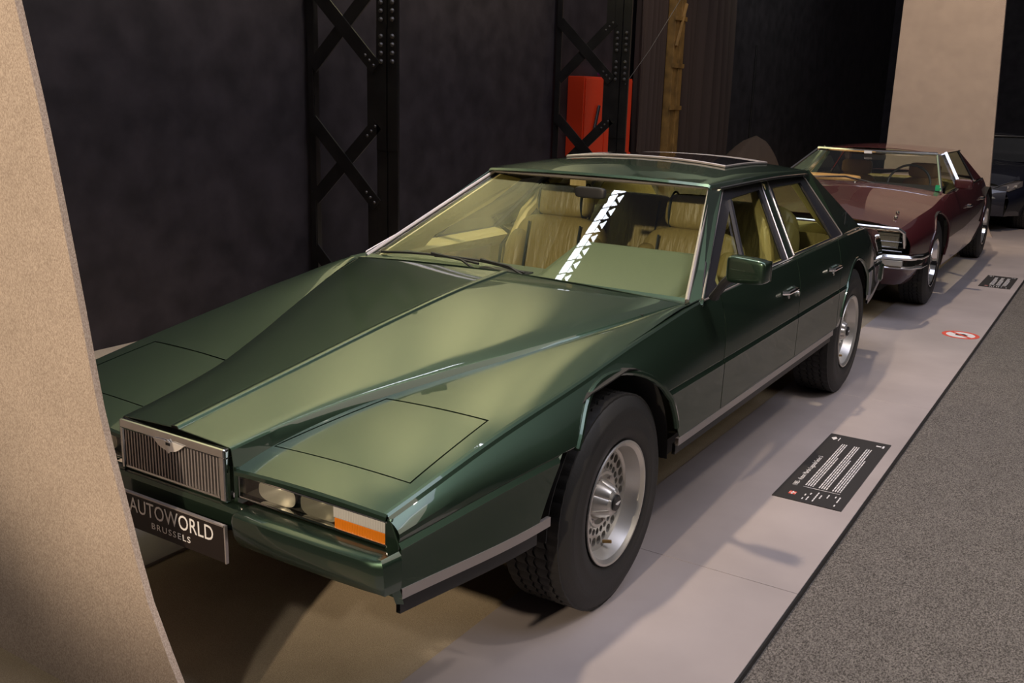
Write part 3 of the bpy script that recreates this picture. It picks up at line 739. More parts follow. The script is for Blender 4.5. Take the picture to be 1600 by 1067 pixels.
# front face: grille
gx = .213
gr = bpy.data.objects.new('grille', None); COL.objects.link(gr); gr.parent = car; gr.location = (0, -1.0, .62)
mb = MB()
mb.box((-gx, -.012, .042), (gx, .03, .070)); mb.box((-gx, -.006, -.078), (gx, .03, -.066)); 
mb.box((-gx, -.012, -.078), (-gx+.013, .03, .05)); mb.box((gx-.026, -.012, -.078), (gx, .03, .05))
mb.build('grille_surround', 'chrome', gr, None, bevel=0.007)
for k in range(31):
    x = -gx+.020+k*(2*gx-.056)/30
    if k == 0: proto = MB().box((-.0025, -.006, -.066), (.0025, .014, .044)).build('grille_bar', 'satin', gr, None); proto.location.x = x; continue
    o = proto.copy(); COL.objects.link(o); o.location.x = x
MB().box((-gx+.01, .020, -.072), (gx-.01, .026, .04)).build('grille_backing', 'dark', gr, None)
wg = wing(gr, (0, -.013, .036), .062, 'y', 1, 'bright', 'winged_badge')
MB().box((-.009, -.0175, .038), (.009, -.0162, .046)).build('badge_bar', 'black', wg, None)
MB().box((-gx-.012, -.985, .532), (gx+.012, -.90, .545)).build('grille_shelf', 'green', car, None)
# headlamp units
for s in (1, -1):
    hl = bpy.data.objects.new('headlamp_unit', None); COL.objects.link(hl); hl.parent = car; hl.location = (s*.478, -.975, .592)
    a, b = -.250*s, .250*s
    x0, x1 = -.250, .252
    z0, z1 = -.036, .032
    fr = MB(); f = .006
    fr.box((x0, -.012, z1-f), (x1, .01, z1)); fr.box((x0, -.012, z0), (x1, .01, z0+f)); fr.box((x0 if s > 0 else x1-f*1.6, -.012, z0), (x0+f*1.6 if s > 0 else x1, .01, z1))
    fr.build('lamp_frame', 'chrome', hl, None, bevel=0.0015)
    hb = MB(); hb.box((x0, .075, z0), (x1, .08, z1)); hb.box((x0, .0, z0), (x1, .08, z0+.003)); hb.box((x0, .0, z1-.003), (x1, .08, z1)); hb.box((x0, 0, z0), (x0+.003, .08, z1)); hb.box((x1-.003, 0, z0), (x1, .08, z1))
    hb.build('lamp_housing', 'lamphouse', hl, None)
    def X(q): return s*q
    # inner fog lamp: bowl; middle fluted lamp; outer split clear over amber
    def bowl(cx, w, h, name, m):
        rows = []
        for k in range(7):
            t = k/6; rows.append([(X(cx)+(w/2*t**.6)*math.copysign(abs(math.cos(q))**.7, math.cos(q)), .062-.055*t**1.6, -.002+(h/2*t**.6)*math.copysign(abs(math.sin(q))**.7, math.sin(q))) for q in [2*PI*i/24 for i in range(24)]])
        return MB().grid(rows, True).build(name, m, hl, 50)
    bowl(-.125, .13, .058, 'fog_lamp', 'lamp')
    bowl(.020, .125, .062, 'driving_lamp', 'lamp')
    MB().box((X(.02)-.064, .004, -.034), (X(.02)+.064, .007, .027)).build('fluted_glass', 'lens', hl, None)
    mx = X(.165)
    MB().box((mx-.083, -.010, -.003), (mx+.083, .03, .027)).build('parking_lamp', 'clearrib', hl, None, bevel=0.002)
    am = MB().box((mx-.081, -.008, -.033), (mx+.083, .03, -.0035)).build('indicator_lamp', 'amber', hl, None, bevel=0.002); am['label'] = 'amber indicator lens'
    MB().box((X(-.085)-.163, -.006, z0+f), (X(-.085)+.163, -.003, z1-f)).build('lamp_glass', 'lens', hl, None)
    MB().prism([(s*x, -.986, z) for x, z in ((.722, .546), (.764, .546), (.767, .566), (.764, .578), (.741, .630), (.722, .632))], .04, (0, 1, 0)).build('lamp_corner', 'green', car, None, bevel=0.004)
    MB().grid([[(s*.220, -.985, .545), (s*.220, -.985, .640)], [(s*.232, -.985, .545), (s*.232, -.985, .640)]]).build('lamp_surround', 'green', car, None, solid=0.01)
# bumper: thick outer sections wrapping the corner, slim centre
def sect(y, x, z0=.452, z1=.548, d=.0):
    return [(x, y+.080, z1), (x, y+.012, z1), (x, y+.003, z1-.006), (x, y, z1-.018), (x, y+.004, z0+.030), (x, y+.020, z0+.004), (x, y+.050, z0)]
for s in (1, -1):
    rows = []
    for x, y, q in [(.278, -1.048, .02), (.282, -1.056, .006), (.292, -1.060, 0), (.45, -1.060, 0), (.60, -1.058, 0), (.70, -1.054, 0), (.735, -1.050, 0)]:
        rows.append([(s*p[0], p[1], p[2]) for p in sect(y, x, .455+q, .548-q*.4)])
    rows.append([(s*.748, -.970, .548), (s*.751, -1.034, .548), (s*.757, -1.038, .542), (s*.762, -1.040, .530), (s*.762, -1.036, .485), (s*.758, -1.030, .459), (s*.752, -1.0, .455)])
    rows.append([(s*.752, -.965, .552), (s*.766, -.985, .556), (s*.770, -.985, .548), (s*.772, -.985, .532), (s*.772, -.985, .487), (s*.770, -.985, .462), (s*.764, -.98, .457)])
    MB().grid(rows).build('bumper_section', 'green', car, 35, solid=0.004)
rows = []
for x in (-.285, -.15, 0, .15, .285): rows.append([(x, -.985, .540), (x, -1.018, .538), (x, -1.026, .530), (x, -1.026, .488), (x, -1.0, .475)])
MB().grid(rows).build('bumper_centre', 'green', car, 30, solid=0.004)
# lower valance with mesh
MB().add([(-.76, -.99, .46), (.76, -.99, .46), (.70, -.90, .415), (-.70, -.90, .415)], [(0, 1, 2, 3)]).build('front_valance', 'dark', car, None, solid=0.006)
for s in (1, -1):
    g_ = MB()
    for k in range(14): g_.tube([(s*(.42+k*.022), -1.000, .452), (s*(.42+k*.022), -.935, .415)], .0016, 4)
    for k in range(5): g_.tube([(s*.41, -.998+k*.012, .450-k*.007), (s*.72, -.998+k*.012, .450-k*.007)], .0016, 4)
    g_.build('valance_mesh', 'black', car)['kind'] = 'stuff'
    MB().grid([[(s*.768, -.985, .462), (s*.772, -.975, .418)], [(s*.752, -1.0, .462), (s*.755, -.985, .418)]]).build('valance_end', 'green', car, None, solid=0.004)
    MB().grid([[(s*x, y, .392), (s*(x-.10), y+.01, .386)] for x, y in ((.70, -.92), (.755, -.90), (.775, -.80), (.78, -.72))]).build('chin_spoiler', 'green', car, 40, solid=0.012)
# number plate
pl = MB().box((-.190, -1.064, .408), (.262, -1.058, .512)).build('number_plate', 'plate', car, None, bevel=0.001)
pr_ = MB(); e = .0035
pr_.box((-.192, -1.0665, .509), (.264, -1.0575, .5135)); pr_.box((.261, -1.0665, .408), (.2655, -1.0575, .5135)); pr_.box((-.1935, -1.0665, .408), (-.189, -1.0575, .5135))
pr_.build('plate_frame', 'satin', pl, None)
RXm = Matrix.Rotation(PI/2, 4, 'X')
for body, sz, zb_, wd, sp_ in (('AUTOWORLD', .060, .4585, .335, 1.02), ('BRUSSELS', .025, .4275, .155, 1.25)):
    o = text_mesh('plate_lettering', body, sz, 'white', pl, Matrix.Identity(4), 1.0, sp_)
    xs_ = [v.co.x for v in o.data.vertices]; k_ = wd/(max(xs_)-min(xs_)); cx_ = (max(xs_)+min(xs_))/2
    o.data.transform(Matrix.Translation((.052, -1.0652, zb_)) @ RXm @ Matrix.Diagonal((k_, 1, 1, 1)) @ Matrix.Translation((-cx_, 0, 0)))
# wipers
for (a, b) in (((-.70, .03), (-.18, .045)), ((-.42, .06), (.06, .02))):
    wp = bpy.data.objects.new('wiper', None); COL.objects.link(wp); wp.parent = car
    def wpnt(x, h): 
        v = h; return ws((x+.758)/1.516, v)+WN*.016
    MB().tube([wpnt(a[0]+(b[0]-a[0])*t, a[1]+.03*math.sin(PI*t)+(b[1]-a[1])*t) for t in lin(0, 1, 8)], 0.0055, 6).build('wiper_blade', 'black', wp)
    MB().tube([wpnt(b[0]+.05, -.02)-Vector((0, .02, 0)), wpnt(b[0]-.08, .035)+WN*.014, wpnt((a[0]+b[0])/2, (a[1]+b[1])/2+.03)+WN*.008], 0.006, 6).build('wiper_arm', 'black', wp)
# door mirror
for s in (1,):
    mr = bpy.data.objects.new('door_mirror', None); COL.objects.link(mr); mr.parent = car; mr.location = (s*.973, .735, 1.012)
    c = cushion((.152, .075, .094), 6, 32, 16); c.V = [(x, y*(1.0 if y < 0 else .8), z*(1-.10*(s*x/.085))) for x, y, z in c.V]
    put(c, (0, 0, 0), 0, 0, s*(-.10)).build('mirror_shell', 'green', mr, 50)
    MB().box((-.072, .032, -.036), (.072, .036, .036)).build('mirror_glass', 'chrome', mr, None)
    MB().tube([(s*-.128, .02, -.118), (s*-.115, .005, -.10), (s*-.085, .0, -.055), (s*-.06, 0, -.03)], [.022, .018, .018, .02], 8, 0.8).build('mirror_arm', 'black', mr)
# wheels
for y in (0, WB):
    for s in (1, -1): make_wheel(car, (s*.744, y, .350), s)
# underbody, cabin floor
MB().box((-.56, -.50, .31), (.56, 4.05, .40)).build('underbody', 'dark', car, None)
MB().box((-.80, .48, .34), (.80, 2.44, .40)).build('cabin_floor', 'dark', car, None)
MB().box((-.70, .45, .40), (.70, .47, .86)).build('bulkhead', 'dark', car, None)
# interior: dash, binnacle, door cards, seats, wheel
MB().grid([[(x, .72, .862), (x, .95, .868), (x, 1.02, .855), (x, 1.03, .70), (x, 1.00, .60)] for x in lin(-.74, .74, 9)]).build('dashboard', 'dash', car, 40, solid=0.01)
MB().box((-.22, .78, .868), (.02, .84, .876)).build('dash_vent', 'black', car, None, bevel=0.003)
# instrument hood: broad slab rising towards the driver
bp = [(.70, .862), (.78, .885), (1.06, .985), (1.11, .985), (1.13, .955), (1.10, .86)]
rows = []
for x, k in ((.060, .0), (.075, .75), (.105, .96), (.14, 1), (.35, 1), (.56, 1), (.62, 1), (.655, .96), (.685, .75), (.70, 0)):
    rows.append([(x, y, .862+(z-.862)*k) for y, z in bp])
MB().grid(rows).build('instrument_hood', 'dash', car, 45)
stw = MB()
cc = Vector((.38, 1.20, .755)); rows = []
for k in range(32):
    a = 2*PI*k/32; d = Vector((math.cos(a), .35*math.sin(a), .94*math.sin(a)))
    rows.append([cc+d*(.18+.012*math.cos(q))+Vector((0, -.94, .35))*.012*math.sin(q) for q in [2*PI*i/8 for i in range(8)]])
rows.append(rows[0]); stw.grid(rows, True); stw.tube([cc+Vector((-.17, 0, 0)), cc+Vector((.17, 0, 0))], .012, 6); stw.tube([cc, cc+Vector((0, -.18, -.08))], .03, 8)
stw.build('steering_wheel', 'black', car)
for s in (1, -1):
    dc = MB().grid([[(s*.775, y, .42), (s*.790, y, .66), (s*.775, y, .80), (s*.730, y, .856), (s*.725, y, .862), (s*.780, y, .895)] for y in lin(.80, 1.80, 6)]).build('door_card', 'tan2', car, 30, solid=0.006)
    MB().grid([[(s*.782, y, .68), (s*.762, y, .83)] for y in lin(.98, 1.70, 4)]).build('wood_panel', 'wood', dc, 30, solid=0.01)
    MB().grid([[(s*.775, y, .42), (s*.790, y, .66), (s*.775, y, .80), (s*.735, y, .865), (s*.730, y, .875), (s*.785, y, .902)] for y in lin(1.84, 2.78, 6)]).build('door_card', 'tan2', car, 30, solid=0.006)
    # inner pillar trims and quarter trim under the windscreen corner
    MB().tube([(s*.70, 1.80, .42), (s*.71, 1.82, .80), (s*.66, 1.88, .98), (s*.545, 2.05, 1.19)], .028, 8, 1.3).build('pillar_trim', 'tan2', car)
    t_ = MB(); t_.add([BR*1 if s > 0 else BL*1, (s*.765, 1.04, .868), (s*.715, 1.09, .945), (s*.615, 1.42, 1.08), (s*.555, 1.60, 1.19), (TR if s > 0 else TL)], [(0, 1, 2, 3, 4, 5)])
    t_.V = [(x-s*.012, y+.03, z-.012) for x, y, z in t_.V]
    t_.build('screen_pillar_trim', 'tan2', car, None, solid=0.006)
MB().grid([[(x, y, rzz(min(abs(x), .52), y, -.022)) for x in lin(-.54, .54, 7)] for y in lin(1.42, 2.70, 8)]).build('headlining', mat('dark_headlining', (.05, .035, .03), .9), car, 40, solid=0.006)
def seat(name, x, y, w, h, zt, hr=True, ang=-.22, d=.20, lab=None):
    e = bpy.data.objects.new(name, None); COL.objects.link(e); e.parent = car; e.location = (x, y, .40)
    if lab: e['label'] = lab
    zb = zt-.40-h/2
    c = cushion((w, d*.8, h), 4.5, 40, 20); put(c, (0, 0, zb), ang).build('backrest', 'tan', e, 60)
    for q in (-1, 1):
        c = cushion((w*.24, d*1.15, h*.86), 3.5, 24, 16); put(c, (q*w*.40, -.03, zb-.04), ang).build('side_bolster', 'tan', e, 60)
        # dark piping along the bolster
        P = []
        for k in range(15):
            a = PI*k/14; P.append(Vector((q*w*.30, -.085-.02*math.sin(a)+ (zb+.38*h*math.cos(a)-zb)*(-math.tan(ang))*-1*0 , 0)))
        P = [Matrix.Translation((0, 0, zb)) @ Matrix.Rotation(ang, 4, 'X') @ Vector((q*w*.285, -d*.47, z)) for z in lin(-h*.40, h*.42, 8)]
        MB().tube(P, .006, 6).build('piping', 'piping', e)
    c = cushion((w, .50, .17), 4, 32, 12); put(c, (0, -.27, .10), .08).build('seat_cushion', 'tan', e, 60)
    if hr:
        c = cushion((w*.60, .12, .17), 4.0, 32, 14); hd = put(c, (0, .075, zt-.40+.07), ang).build('headrest', 'tan', e, 60)
        for q in (-1, 1):
            rows = [Vector((q*w*.235, .078+.068*math.cos(a)*1.0, zt-.40+.07+.092*math.sin(a))) for a in lin(0, 2*PI, 21)]
            MB().tube(rows, .0055, 6, cap=False).build('piping', 'piping', hd)
    return e
seat('front_seat', -.36, 1.70, .52, .62, 1.00)
seat('front_seat', .36, 1.70, .52, .62, 1.00)
seat('rear_seat', -.33, 2.55, .56, .62, 1.06, hr=False, ang=-.3)
seat('rear_seat', .33, 2.55, .56, .62, 1.06, hr=False, ang=-.3)
MB().box((-.74, 2.74, .45), (.74, 2.78, .90)).build('rear_bulkhead', 'tan2', car, None)
MB().box((-.10, 1.95, .42), (.10, 2.72, .80)).build('rear_console', 'tan', car, None, bevel=0.02)
for s in (1, -1): MB().add([(s*.755, 2.74, .90), (s*.50, 3.34, .90), (s*.44, 2.84, 1.19), (s*.545, 2.70, 1.20)], [(0, 1, 2, 3)]).build('rear_quarter_trim', 'tan2', car, None, solid=0.006)
MB().grid([[(x, 2.74, .90), (x, 3.36, .885)] for x in lin(-.72, .72, 4)]).build('parcel_shelf', 'tan2', car, None, solid=0.01)
mm = cushion((.15, .03, .05), 5); put(mm, (.045, 1.27, 1.178)).build('interior_mirror', 'black', car, 50)
c = MB().box((-.10, 1.34, 1.196), (-.02, 1.345, 1.222)).build('sun_visor_label', 'tan', car, None)

# ================================================================== floor placards, sign
def flag(parent, x, y, w, h, z):
    MB().box((x, y, z), (x+h, y+w, z+.0006)).build('flag_print', 'redprint', parent, None)
    MB().box((x+h*.4, y, z+.0005), (x+h*.6, y+w, z+.001)).box((x, y+w*.42, z+.0005), (x+h, y+w*.58, z+.001)).build('flag_print', 'white', parent, None)
def placard(x0, y0, Wd, Hd, label, title):
    t = MB().box((0, 0, 0), (Hd, Wd, .004)).build('information_placard', 'placard', None, None); t.location = (x0, y0, .0)
    tag(t, label, 'sign')
    # text runs along +y; its top points to -x
    def MT(x, y, z=.0045): return Matrix.Translation((x, y, z)) @ Matrix.Rotation(PI/2, 4, 'Z')
    if title: text_mesh('title_print', title, .030, 'white', t, MT(Hd*.20, Wd*.17), .92, 1.0, .0003, 'LEFT')
    g = MB(); rnd = random.Random(5)
    lines = [.30, .335, .37, .405, .50, .535, .57, .605, .70, .735, .77, .805]
    for i, l in enumerate(lines):
        y = Wd*.20; end = Wd*(.86-(.22 if i in (3, 7) else 0)-(0.18 if i == 11 else 0))
        while y < end:
            L = rnd.uniform(.010, .040)*Wd/.94; g.box((Hd*l, y, .004), (Hd*l+.0048, min(y+L, end), .0046)); y += L+.006
    for r_ in range(5):
        for l in (.34, .40, .46, .55, .61, .70, .80, .86):
            if rnd.random() < .55: g.box((Hd*l, Wd*(.03+.024*r_), .004), (Hd*l+.005, Wd*(.03+.024*r_)+.018, .0046))
    g.box((Hd*.29, Wd*.178, .004), (Hd*.83, Wd*.181, .0044))
    g.build('text_lines', 'white', t, None)['kind'] = 'stuff'
    MB().prism([(Hd*.06, Wd*.93, .004), (Hd*.12, Wd*.955, .004), (Hd*.16, Wd*.93, .004), (Hd*.12, Wd*.90, .004)], .0006, (0, 0, 1)).build('logo_print', 'white', t, None)
    MB().box((Hd*.19, Wd*.90, .004), (Hd*.205, Wd*.95, .0046)).build('logo_print', 'white', t, None)
    MB().box((Hd*.80, Wd*.93, .004), (Hd*.88, Wd*.945, .0046)).box((Hd*.90, Wd*.92, .004), (Hd*.93, Wd*.955, .0046)).build('logo_print', 'white', t, None)
    flag(t, Hd*.18, Wd*.06, Wd*.035, Hd*.10, .004)
    return t
placard(1.008, 1.187, .94, .285, 'black information placard lying on the grey boards beside the green car', '1985 - Aston Martin Lagonda Series 3')
placard(1.030, 7.10, .69, .262, 'black information placard lying on the grey boards beside the maroon car', None)
t = MB().lathe([(0, .125), (.0012, .125), (.0012, .001)], 'z', 40).build('floor_sticker', 'white', None, None); t.location = (1.205, 4.87, .0)
tag(t, 'round white floor sticker with a red ring on the grey boards', 'sticker')
MB().lathe([(.0013, .125), (.0022, .125), (.0022, .097), (.0013, .097)], 'z', 40).build('ring_print', 'redprint', t, None)
MB().box((-.012, -.098, .0022), (.012, .098, .0028), Matrix.Rotation(.8, 4, 'Z')).build('bar_print', 'redprint', t, None)
MB().prism([(-.035, -.02, .0013), (.03, -.035, .0013), (.05, .0, .0013), (.02, .04, .0013), (-.03, .03, .0013)], .0006, (0, 0, 1)).build('symbol_print', 'black', t, None)

# ================================================================== MAROON CAR and BLUE CAR (generic shell)
def shell(e, c):
    wb = c['wb']; R_ = c['ar']; zc_ = c['wr']+.02
    def archf(y):
        z = 0
        for yc in (0, wb):
            if abs(y-yc) < R_: z = max(z, zc_+math.sqrt(R_*R_-(y-yc)**2))
        return z
    def profile(y):
        xs, zs, xc, zc, xb, zb = [ip(y, c[k]) for k in ('XS', 'ZS', 'XC', 'ZC', 'XB', 'ZB')]
        P = [(xb, zb), ((xb+xc)/2+.012, (zb+zc)/2), (xc, zc)]
        for t in (.25, .5, .75, .9): P.append((xc+(xs-xc)*t**1.3, zc+(zs-zc)*(1-(1-t)**1.2)))
        P += [(xs, zs)]
        return P
    def Xf(y, z):
        P = profile(y)
        for a, b in zip(P[:-1], P[1:]):
            if a[1] <= z <= b[1]: return a[0]+(b[0]-a[0])*(z-a[1])/max(1e-6, b[1]-a[1])
        return P[0][0] if z < P[0][1] else P[-1][0]
    m = c['paint']
    cuts = c['cuts']; names = c['names']
    for s in (1, -1):
        for (a, b), nm in zip(zip(cuts[:-1], cuts[1:]), names):
            ysamp = set(lin(a+.003, b-.003, max(5, int((b-a)/.08))))
            for yc in (0, wb):
                for q in lin(-R_, R_, 31):
                    if a < yc+q < b: ysamp.add(yc+q)
            rows = []
            for y in sorted(ysamp):
                za = archf(y); rows.append([(s*(x if z >= za else Xf(y, za)), y, max(z, za)) for x, z in profile(y)])
            o = MB().grid(rows).build(nm, m, e, 40, solid=0.004)
            if 'door' in nm:
                y = b-.20; z = c['hz']; x = Xf(y, z)
                MB().tube([(s*(x), y, z), (s*(x+.028), y+.02, z), (s*(x+.028), y+.12, z), (s*x, y+.14, z)], .012, 8).build('door_handle', 'chrome', o)
        for yc in (0, wb):
            pts = []
            for k in range(31):
                a = PI*k/30; y = yc-R_*math.cos(a); z = zc_+R_*math.sin(a); pts.append((s*(Xf(y, z)+.002), y, z))
            MB().tube(pts, .010, 6).build('wheel_arch_lip', m, e)
            rows = [[(s*(c['tx']+.10), yc-(R_+.01)*math.cos(PI*k/18), zc_+(R_+.01)*math.sin(PI*k/18)), (s*(c['tx']-.2), yc-(R_+.01)*math.cos(PI*k/18), zc_+(R_+.01)*math.sin(PI*k/18))] for k in range(19)]
            MB().grid(rows).build('wheel_arch_liner', 'dark', e, 40, solid=0.004)
    # bonnet and boot: lofted between the shoulders
    def topg(y0, y1, crown, name, n=16):
        rows = []
        for y in lin(y0, y1, n):
            xs, zs = ip(y, c['XS']), ip(y, c['ZS']); rows.append([(xs*u, y, zs+crown*(1-abs(u)**2.2)+c.get('bulge', 0)*math.exp(-((abs(u)-.0)/.35)**2)*math.sin(PI*min(1, max(0, (y-y0)/(y1-y0))))) for u in lin(-1, 1, 21)])
        return MB().grid(rows).build(name, m, e, 40, solid=0.004)
    topg(c['nose'], c['wy0'], c['crown'], 'bonnet'); topg(c['ry1'], c['tail'], c['crown']*.7, 'boot_lid')
    # greenhouse
    b0 = Vector((c['wx0'], c['wy0']-.02, c['wz0'])); t0 = Vector((c['wx1'], c['wy1'], c['wz1']))
    r0 = Vector((c['wx1']-.01, c['ry0'], c['wz1']-.005)); r1 = Vector((c['wx0']-.02, c['ry1']+.02, c['rz1']))
    fl_ = lambda v: Vector((-v.x, v.y, v.z))
    MB().grid([[fl_(b0).lerp(b0, u).lerp(fl_(t0).lerp(t0, u), v)+Vector((0, -c['bow']*math.sin(PI*u), 0)) for u in lin(0, 1, 11)] for v in lin(0, 1, 5)]).build('windscreen', 'glass', e, 60)
    MB().grid([[fl_(r1).lerp(r1, u).lerp(fl_(r0).lerp(r0, u), v) for u in lin(0, 1, 7)] for v in lin(0, 1, 4)]).build('rear_window', 'sglass', e, 60)
    rows = []
    for v in lin(0, 1, 10):
        a = t0.lerp(r0, v); zc2 = c['rc']*math.sin(PI*(.25+.6*v)); rows.append([(a.x*u, a.y-(c['bow']*math.cos(PI*u/2) if v == 0 else 0), a.z+zc2*(1-abs(u)**2.4)) for u in lin(-1, 1, 15)])
    MB().grid(rows).build('roof', m, e, 40, solid=0.006)
    tm = c['trim']
    MB().tube([fl_(t0).lerp(t0, u)+Vector((0, -c['bow']*math.sin(PI*u), .004)) for u in lin(0, 1, 11)], .017, 8).build('windscreen_trim', tm, e)
    for s in (1, -1):
        S = lambda v: Vector((s*v.x, v.y, v.z))
        MB().tube([S(b0), S(t0)], .013, 6).build('windscreen_pillar', tm, e)
        MB().tube([S(t0)+Vector((s*.008, 0, 0)), S(r0)+Vector((s*.008, 0, 0))], .010, 6).build('roof_rail', tm, e)
        bd_ = c['cuts']
        zb = ip(bd_[2], c['ZS'])
        mid0 = Vector((c['wx0']+.0, bd_[2], zb)); mid1 = Vector((c['wx1']+.004, bd_[2]+.08, c['wz1']))
        MB().tube([S(mid0), S(mid1)], .022, 6, 1.4).build('door_pillar', tm, e)
        cb = Vector((c['wx0']-.005, bd_[3]+.06, ip(bd_[3], c['ZS'])))
        nv = Vector((s, 0, .6)).normalized()
        MB().prism([S(cb)-nv*.015, S(r1)-nv*.015, S(r0)-nv*.015, S(Vector((c['wx1'], c['ry0']-.12, c['wz1'])))-nv*.015], .015, nv).build('roof_pillar', m, e, None)
        MB().tube([S(cb), S(Vector((c['wx1'], c['ry0']-.12, c['wz1'])))], .010, 6).build('window_trim', tm, e)
        MB().add([S(b0), S(mid0), S(mid1), S(t0)], [(0, 1, 2, 3)]).build('door_glass', 'sglass', e, None)
        MB().add([S(mid0), S(cb), S(Vector((c['wx1'], c['ry0']-.12, c['wz1']))), S(mid1)], [(0, 1, 2, 3)]).build('door_glass', 'sglass', e, None)
        MB().tube([(s*(ip(y, c['XS'])+.003), y, ip(y, c['ZS'])+.002) for y in lin(c['wy0']+.05, c['ry1'], 12)], .007, 6).build('belt_trim', tm, e)
        make_wheel(e, (s*c['tx'], 0, c['wr']-.002), s, c['wheel'], c['wr'], c['rr'], .215); make_wheel(e, (s*c['tx'], wb, c['wr']-.002), s, c['wheel'], c['wr'], c['rr'], .215)
    MB().box((-c['tx']+.14, c['nose']+.12, .20), (c['tx']-.14, c['tail']-.05, .42)).build('underbody', 'dark', e, None)
    MB().grid([[(x*1.0, c['tail'], z) for x in lin(-ip(c['tail'], c['XS']), ip(c['tail'], c['XS']), 6)] for z in lin(.32, ip(c['tail'], c['ZS']), 4)]).build('tail_panel', m, e, None, solid=0.004)
    return Xf
rc = thing('saloon_car', 'maroon classic saloon car with chrome trim parked behind the green car', 'car', (-0.02, 5.92, 0))
cfg = dict(wb=3.07, ar=.385, wr=.345, rr=.195, tx=.72, nose=-.90, tail=4.05, paint='maroon', trim='chrome', wheel='chrome', hz=.70,
    XS=[(-.90, .70), (-.5, .74), (0, .765), (.5, .765), (1.2, .755), (2.2, .755), (3.1, .72), (4.05, .62)],
    ZS=[(-.90, .700), (-.5, .755), (0, .800), (.4, .845), (.9, .865), (2.2, .855), (3.2, .84), (4.05, .74)],
    XC=[(-.92, .79), (-.5, .83), (0, .855), (1.2, .86), (2.2, .85), (3.1, .81), (4.05, .68)],
    ZC=[(-.92, .58), (0, .64), (2.2, .62), (4.05, .58)],
    XB=[(-.92, .76), (0, .82), (1.2, .82), (3.1, .78), (4.05, .66)], ZB=[(-.92, .46), (-.4, .36), (.4, .27), (2.6, .27), (3.6, .34), (4.05, .40)],
    cuts=[-.92, .42, 1.50, 2.45, 4.05], names=['front_fender', 'front_door', 'rear_door', 'rear_fender'],
    crown=.055, bulge=.02, wy0=.56, wx0=.725, wz0=.868, wy1=1.25, wx1=.545, wz1=1.150, ry0=2.55, ry1=3.15, rz1=.845, bow=.06, rc=.055)
shell(rc, cfg)
# nose of the maroon car: chrome surround, lamps behind glass, chrome bumper with indicator
mb = MB(); mb.tube([(-.74, -.90, .56), (-.735, -.935, .675), (-.70, -.955, .700), (0, -.99, .712), (.70, -.955, .700), (.735, -.935, .675), (.745, -.90, .56)], .014, 8).build('nose_trim', 'chrome', rc)
MB().box((-.70, -.86, .50), (.70, -.85, .70)).build('nose_panel', 'dark', rc, None)
for s in (1, -1):
    hl = bpy.data.objects.new('headlamp_unit', None); COL.objects.link(hl); hl.parent = rc; hl.location = (s*.50, -.90, .605)
    MB().box((-.235, -.03, -.075), (.235, -.024, .075)).build('lamp_glass', 'lens', hl, None)
    MB().tube([(-.235, -.03, -.075), (.235, -.03, -.075), (.235, -.03, .075), (-.235, -.03, .075), (-.235, -.03, -.075)], .007, 6).build('lamp_frame', 'chrome', hl)
    for cx, w in ((s*.10, .21), (s*-.12, .17)):
        rows = []
        for k in range(6):
            t = k/5; rows.append([(cx+(w/2*t**.6)*math.copysign(abs(math.cos(q))**.45, math.cos(q)), .030-.045*t**1.6, .002+(.056*t**.6)*math.copysign(abs(math.sin(q))**.45, math.sin(q))) for q in [2*PI*i/24 for i in range(24)]])
        MB().grid(rows, True).build('headlamp', 'lamp', hl, 50)
        MB().box((cx-w/2+.004, -.020, -.053), (cx+w/2-.004, -.017, .057)).build('fluted_glass', 'fluted' if cx*s > 0 else 'lens', hl, None)
    for k in range(3): MB().tube([(-.23, -.026, -.045+k*.042), (.23, -.026, -.045+k*.042)], .0025, 4).build('lamp_slat', 'chrome', hl)
bmp = [(-.87, -.62), (-.86, -.80), (-.80, -.93), (-.60, -.975), (0, -1.01), (.60, -.975), (.80, -.93), (.86, -.80), (.87, -.62)]
def bsec(x, y, za, zb, o): 
    L = math.hypot(x, y+.3); nx, ny = x/L*.5, -1 if abs(x) < .75 else -.4
    return [(x, y+.03, zb), (x+nx*o*.5, y-o*.7, zb-.004), (x+nx*o, y-o, (za+zb)/2), (x+nx*o*.5, y-o*.7, za+.004), (x, y+.03, za)]
MB().grid([bsec(x, y, .475, .515, .03) for x, y in bmp]).build('bumper', 'chrome', rc, 50, solid=0.004)
MB().grid([bsec(x, y, .405, .430, .02) for x, y in bmp]).build('bumper', 'chrome', rc, 50, solid=0.004)
MB().grid([[(x*.97, y+.02, .475), (x*.97, y+.02, .43)] for x, y in bmp]).build('bumper_recess', 'dark', rc, 50, solid=0.004)
for s in (1, -1):
    am = MB().box((s*.47-.13, -1.00, .432), (s*.47+.13, -.955, .473)).build('indicator_lamp', 'amber', rc, None, bevel=0.003); am['label'] = 'amber indicator lens'
    MB().box((s*.68-.075, -.99, .432), (s*.68+.075, -.935, .473), None).build('parking_lamp', 'clearrib', rc, None, bevel=0.003)
MB().grid([[(x*.93, y+.03, .405), (x*.90, y+.09, .33), (x*.84, y+.20, .25)] for x, y in bmp]).build('front_valance', 'maroon', rc, 50, solid=0.004)
MB().grid([[(s_*x, .60, z) for x, z in ((.72, .80),)]+[(s_*.70, .80, .86)] for s_ in (-1, 1)]).build('cowl', 'maroon', rc, None, solid=0.004)
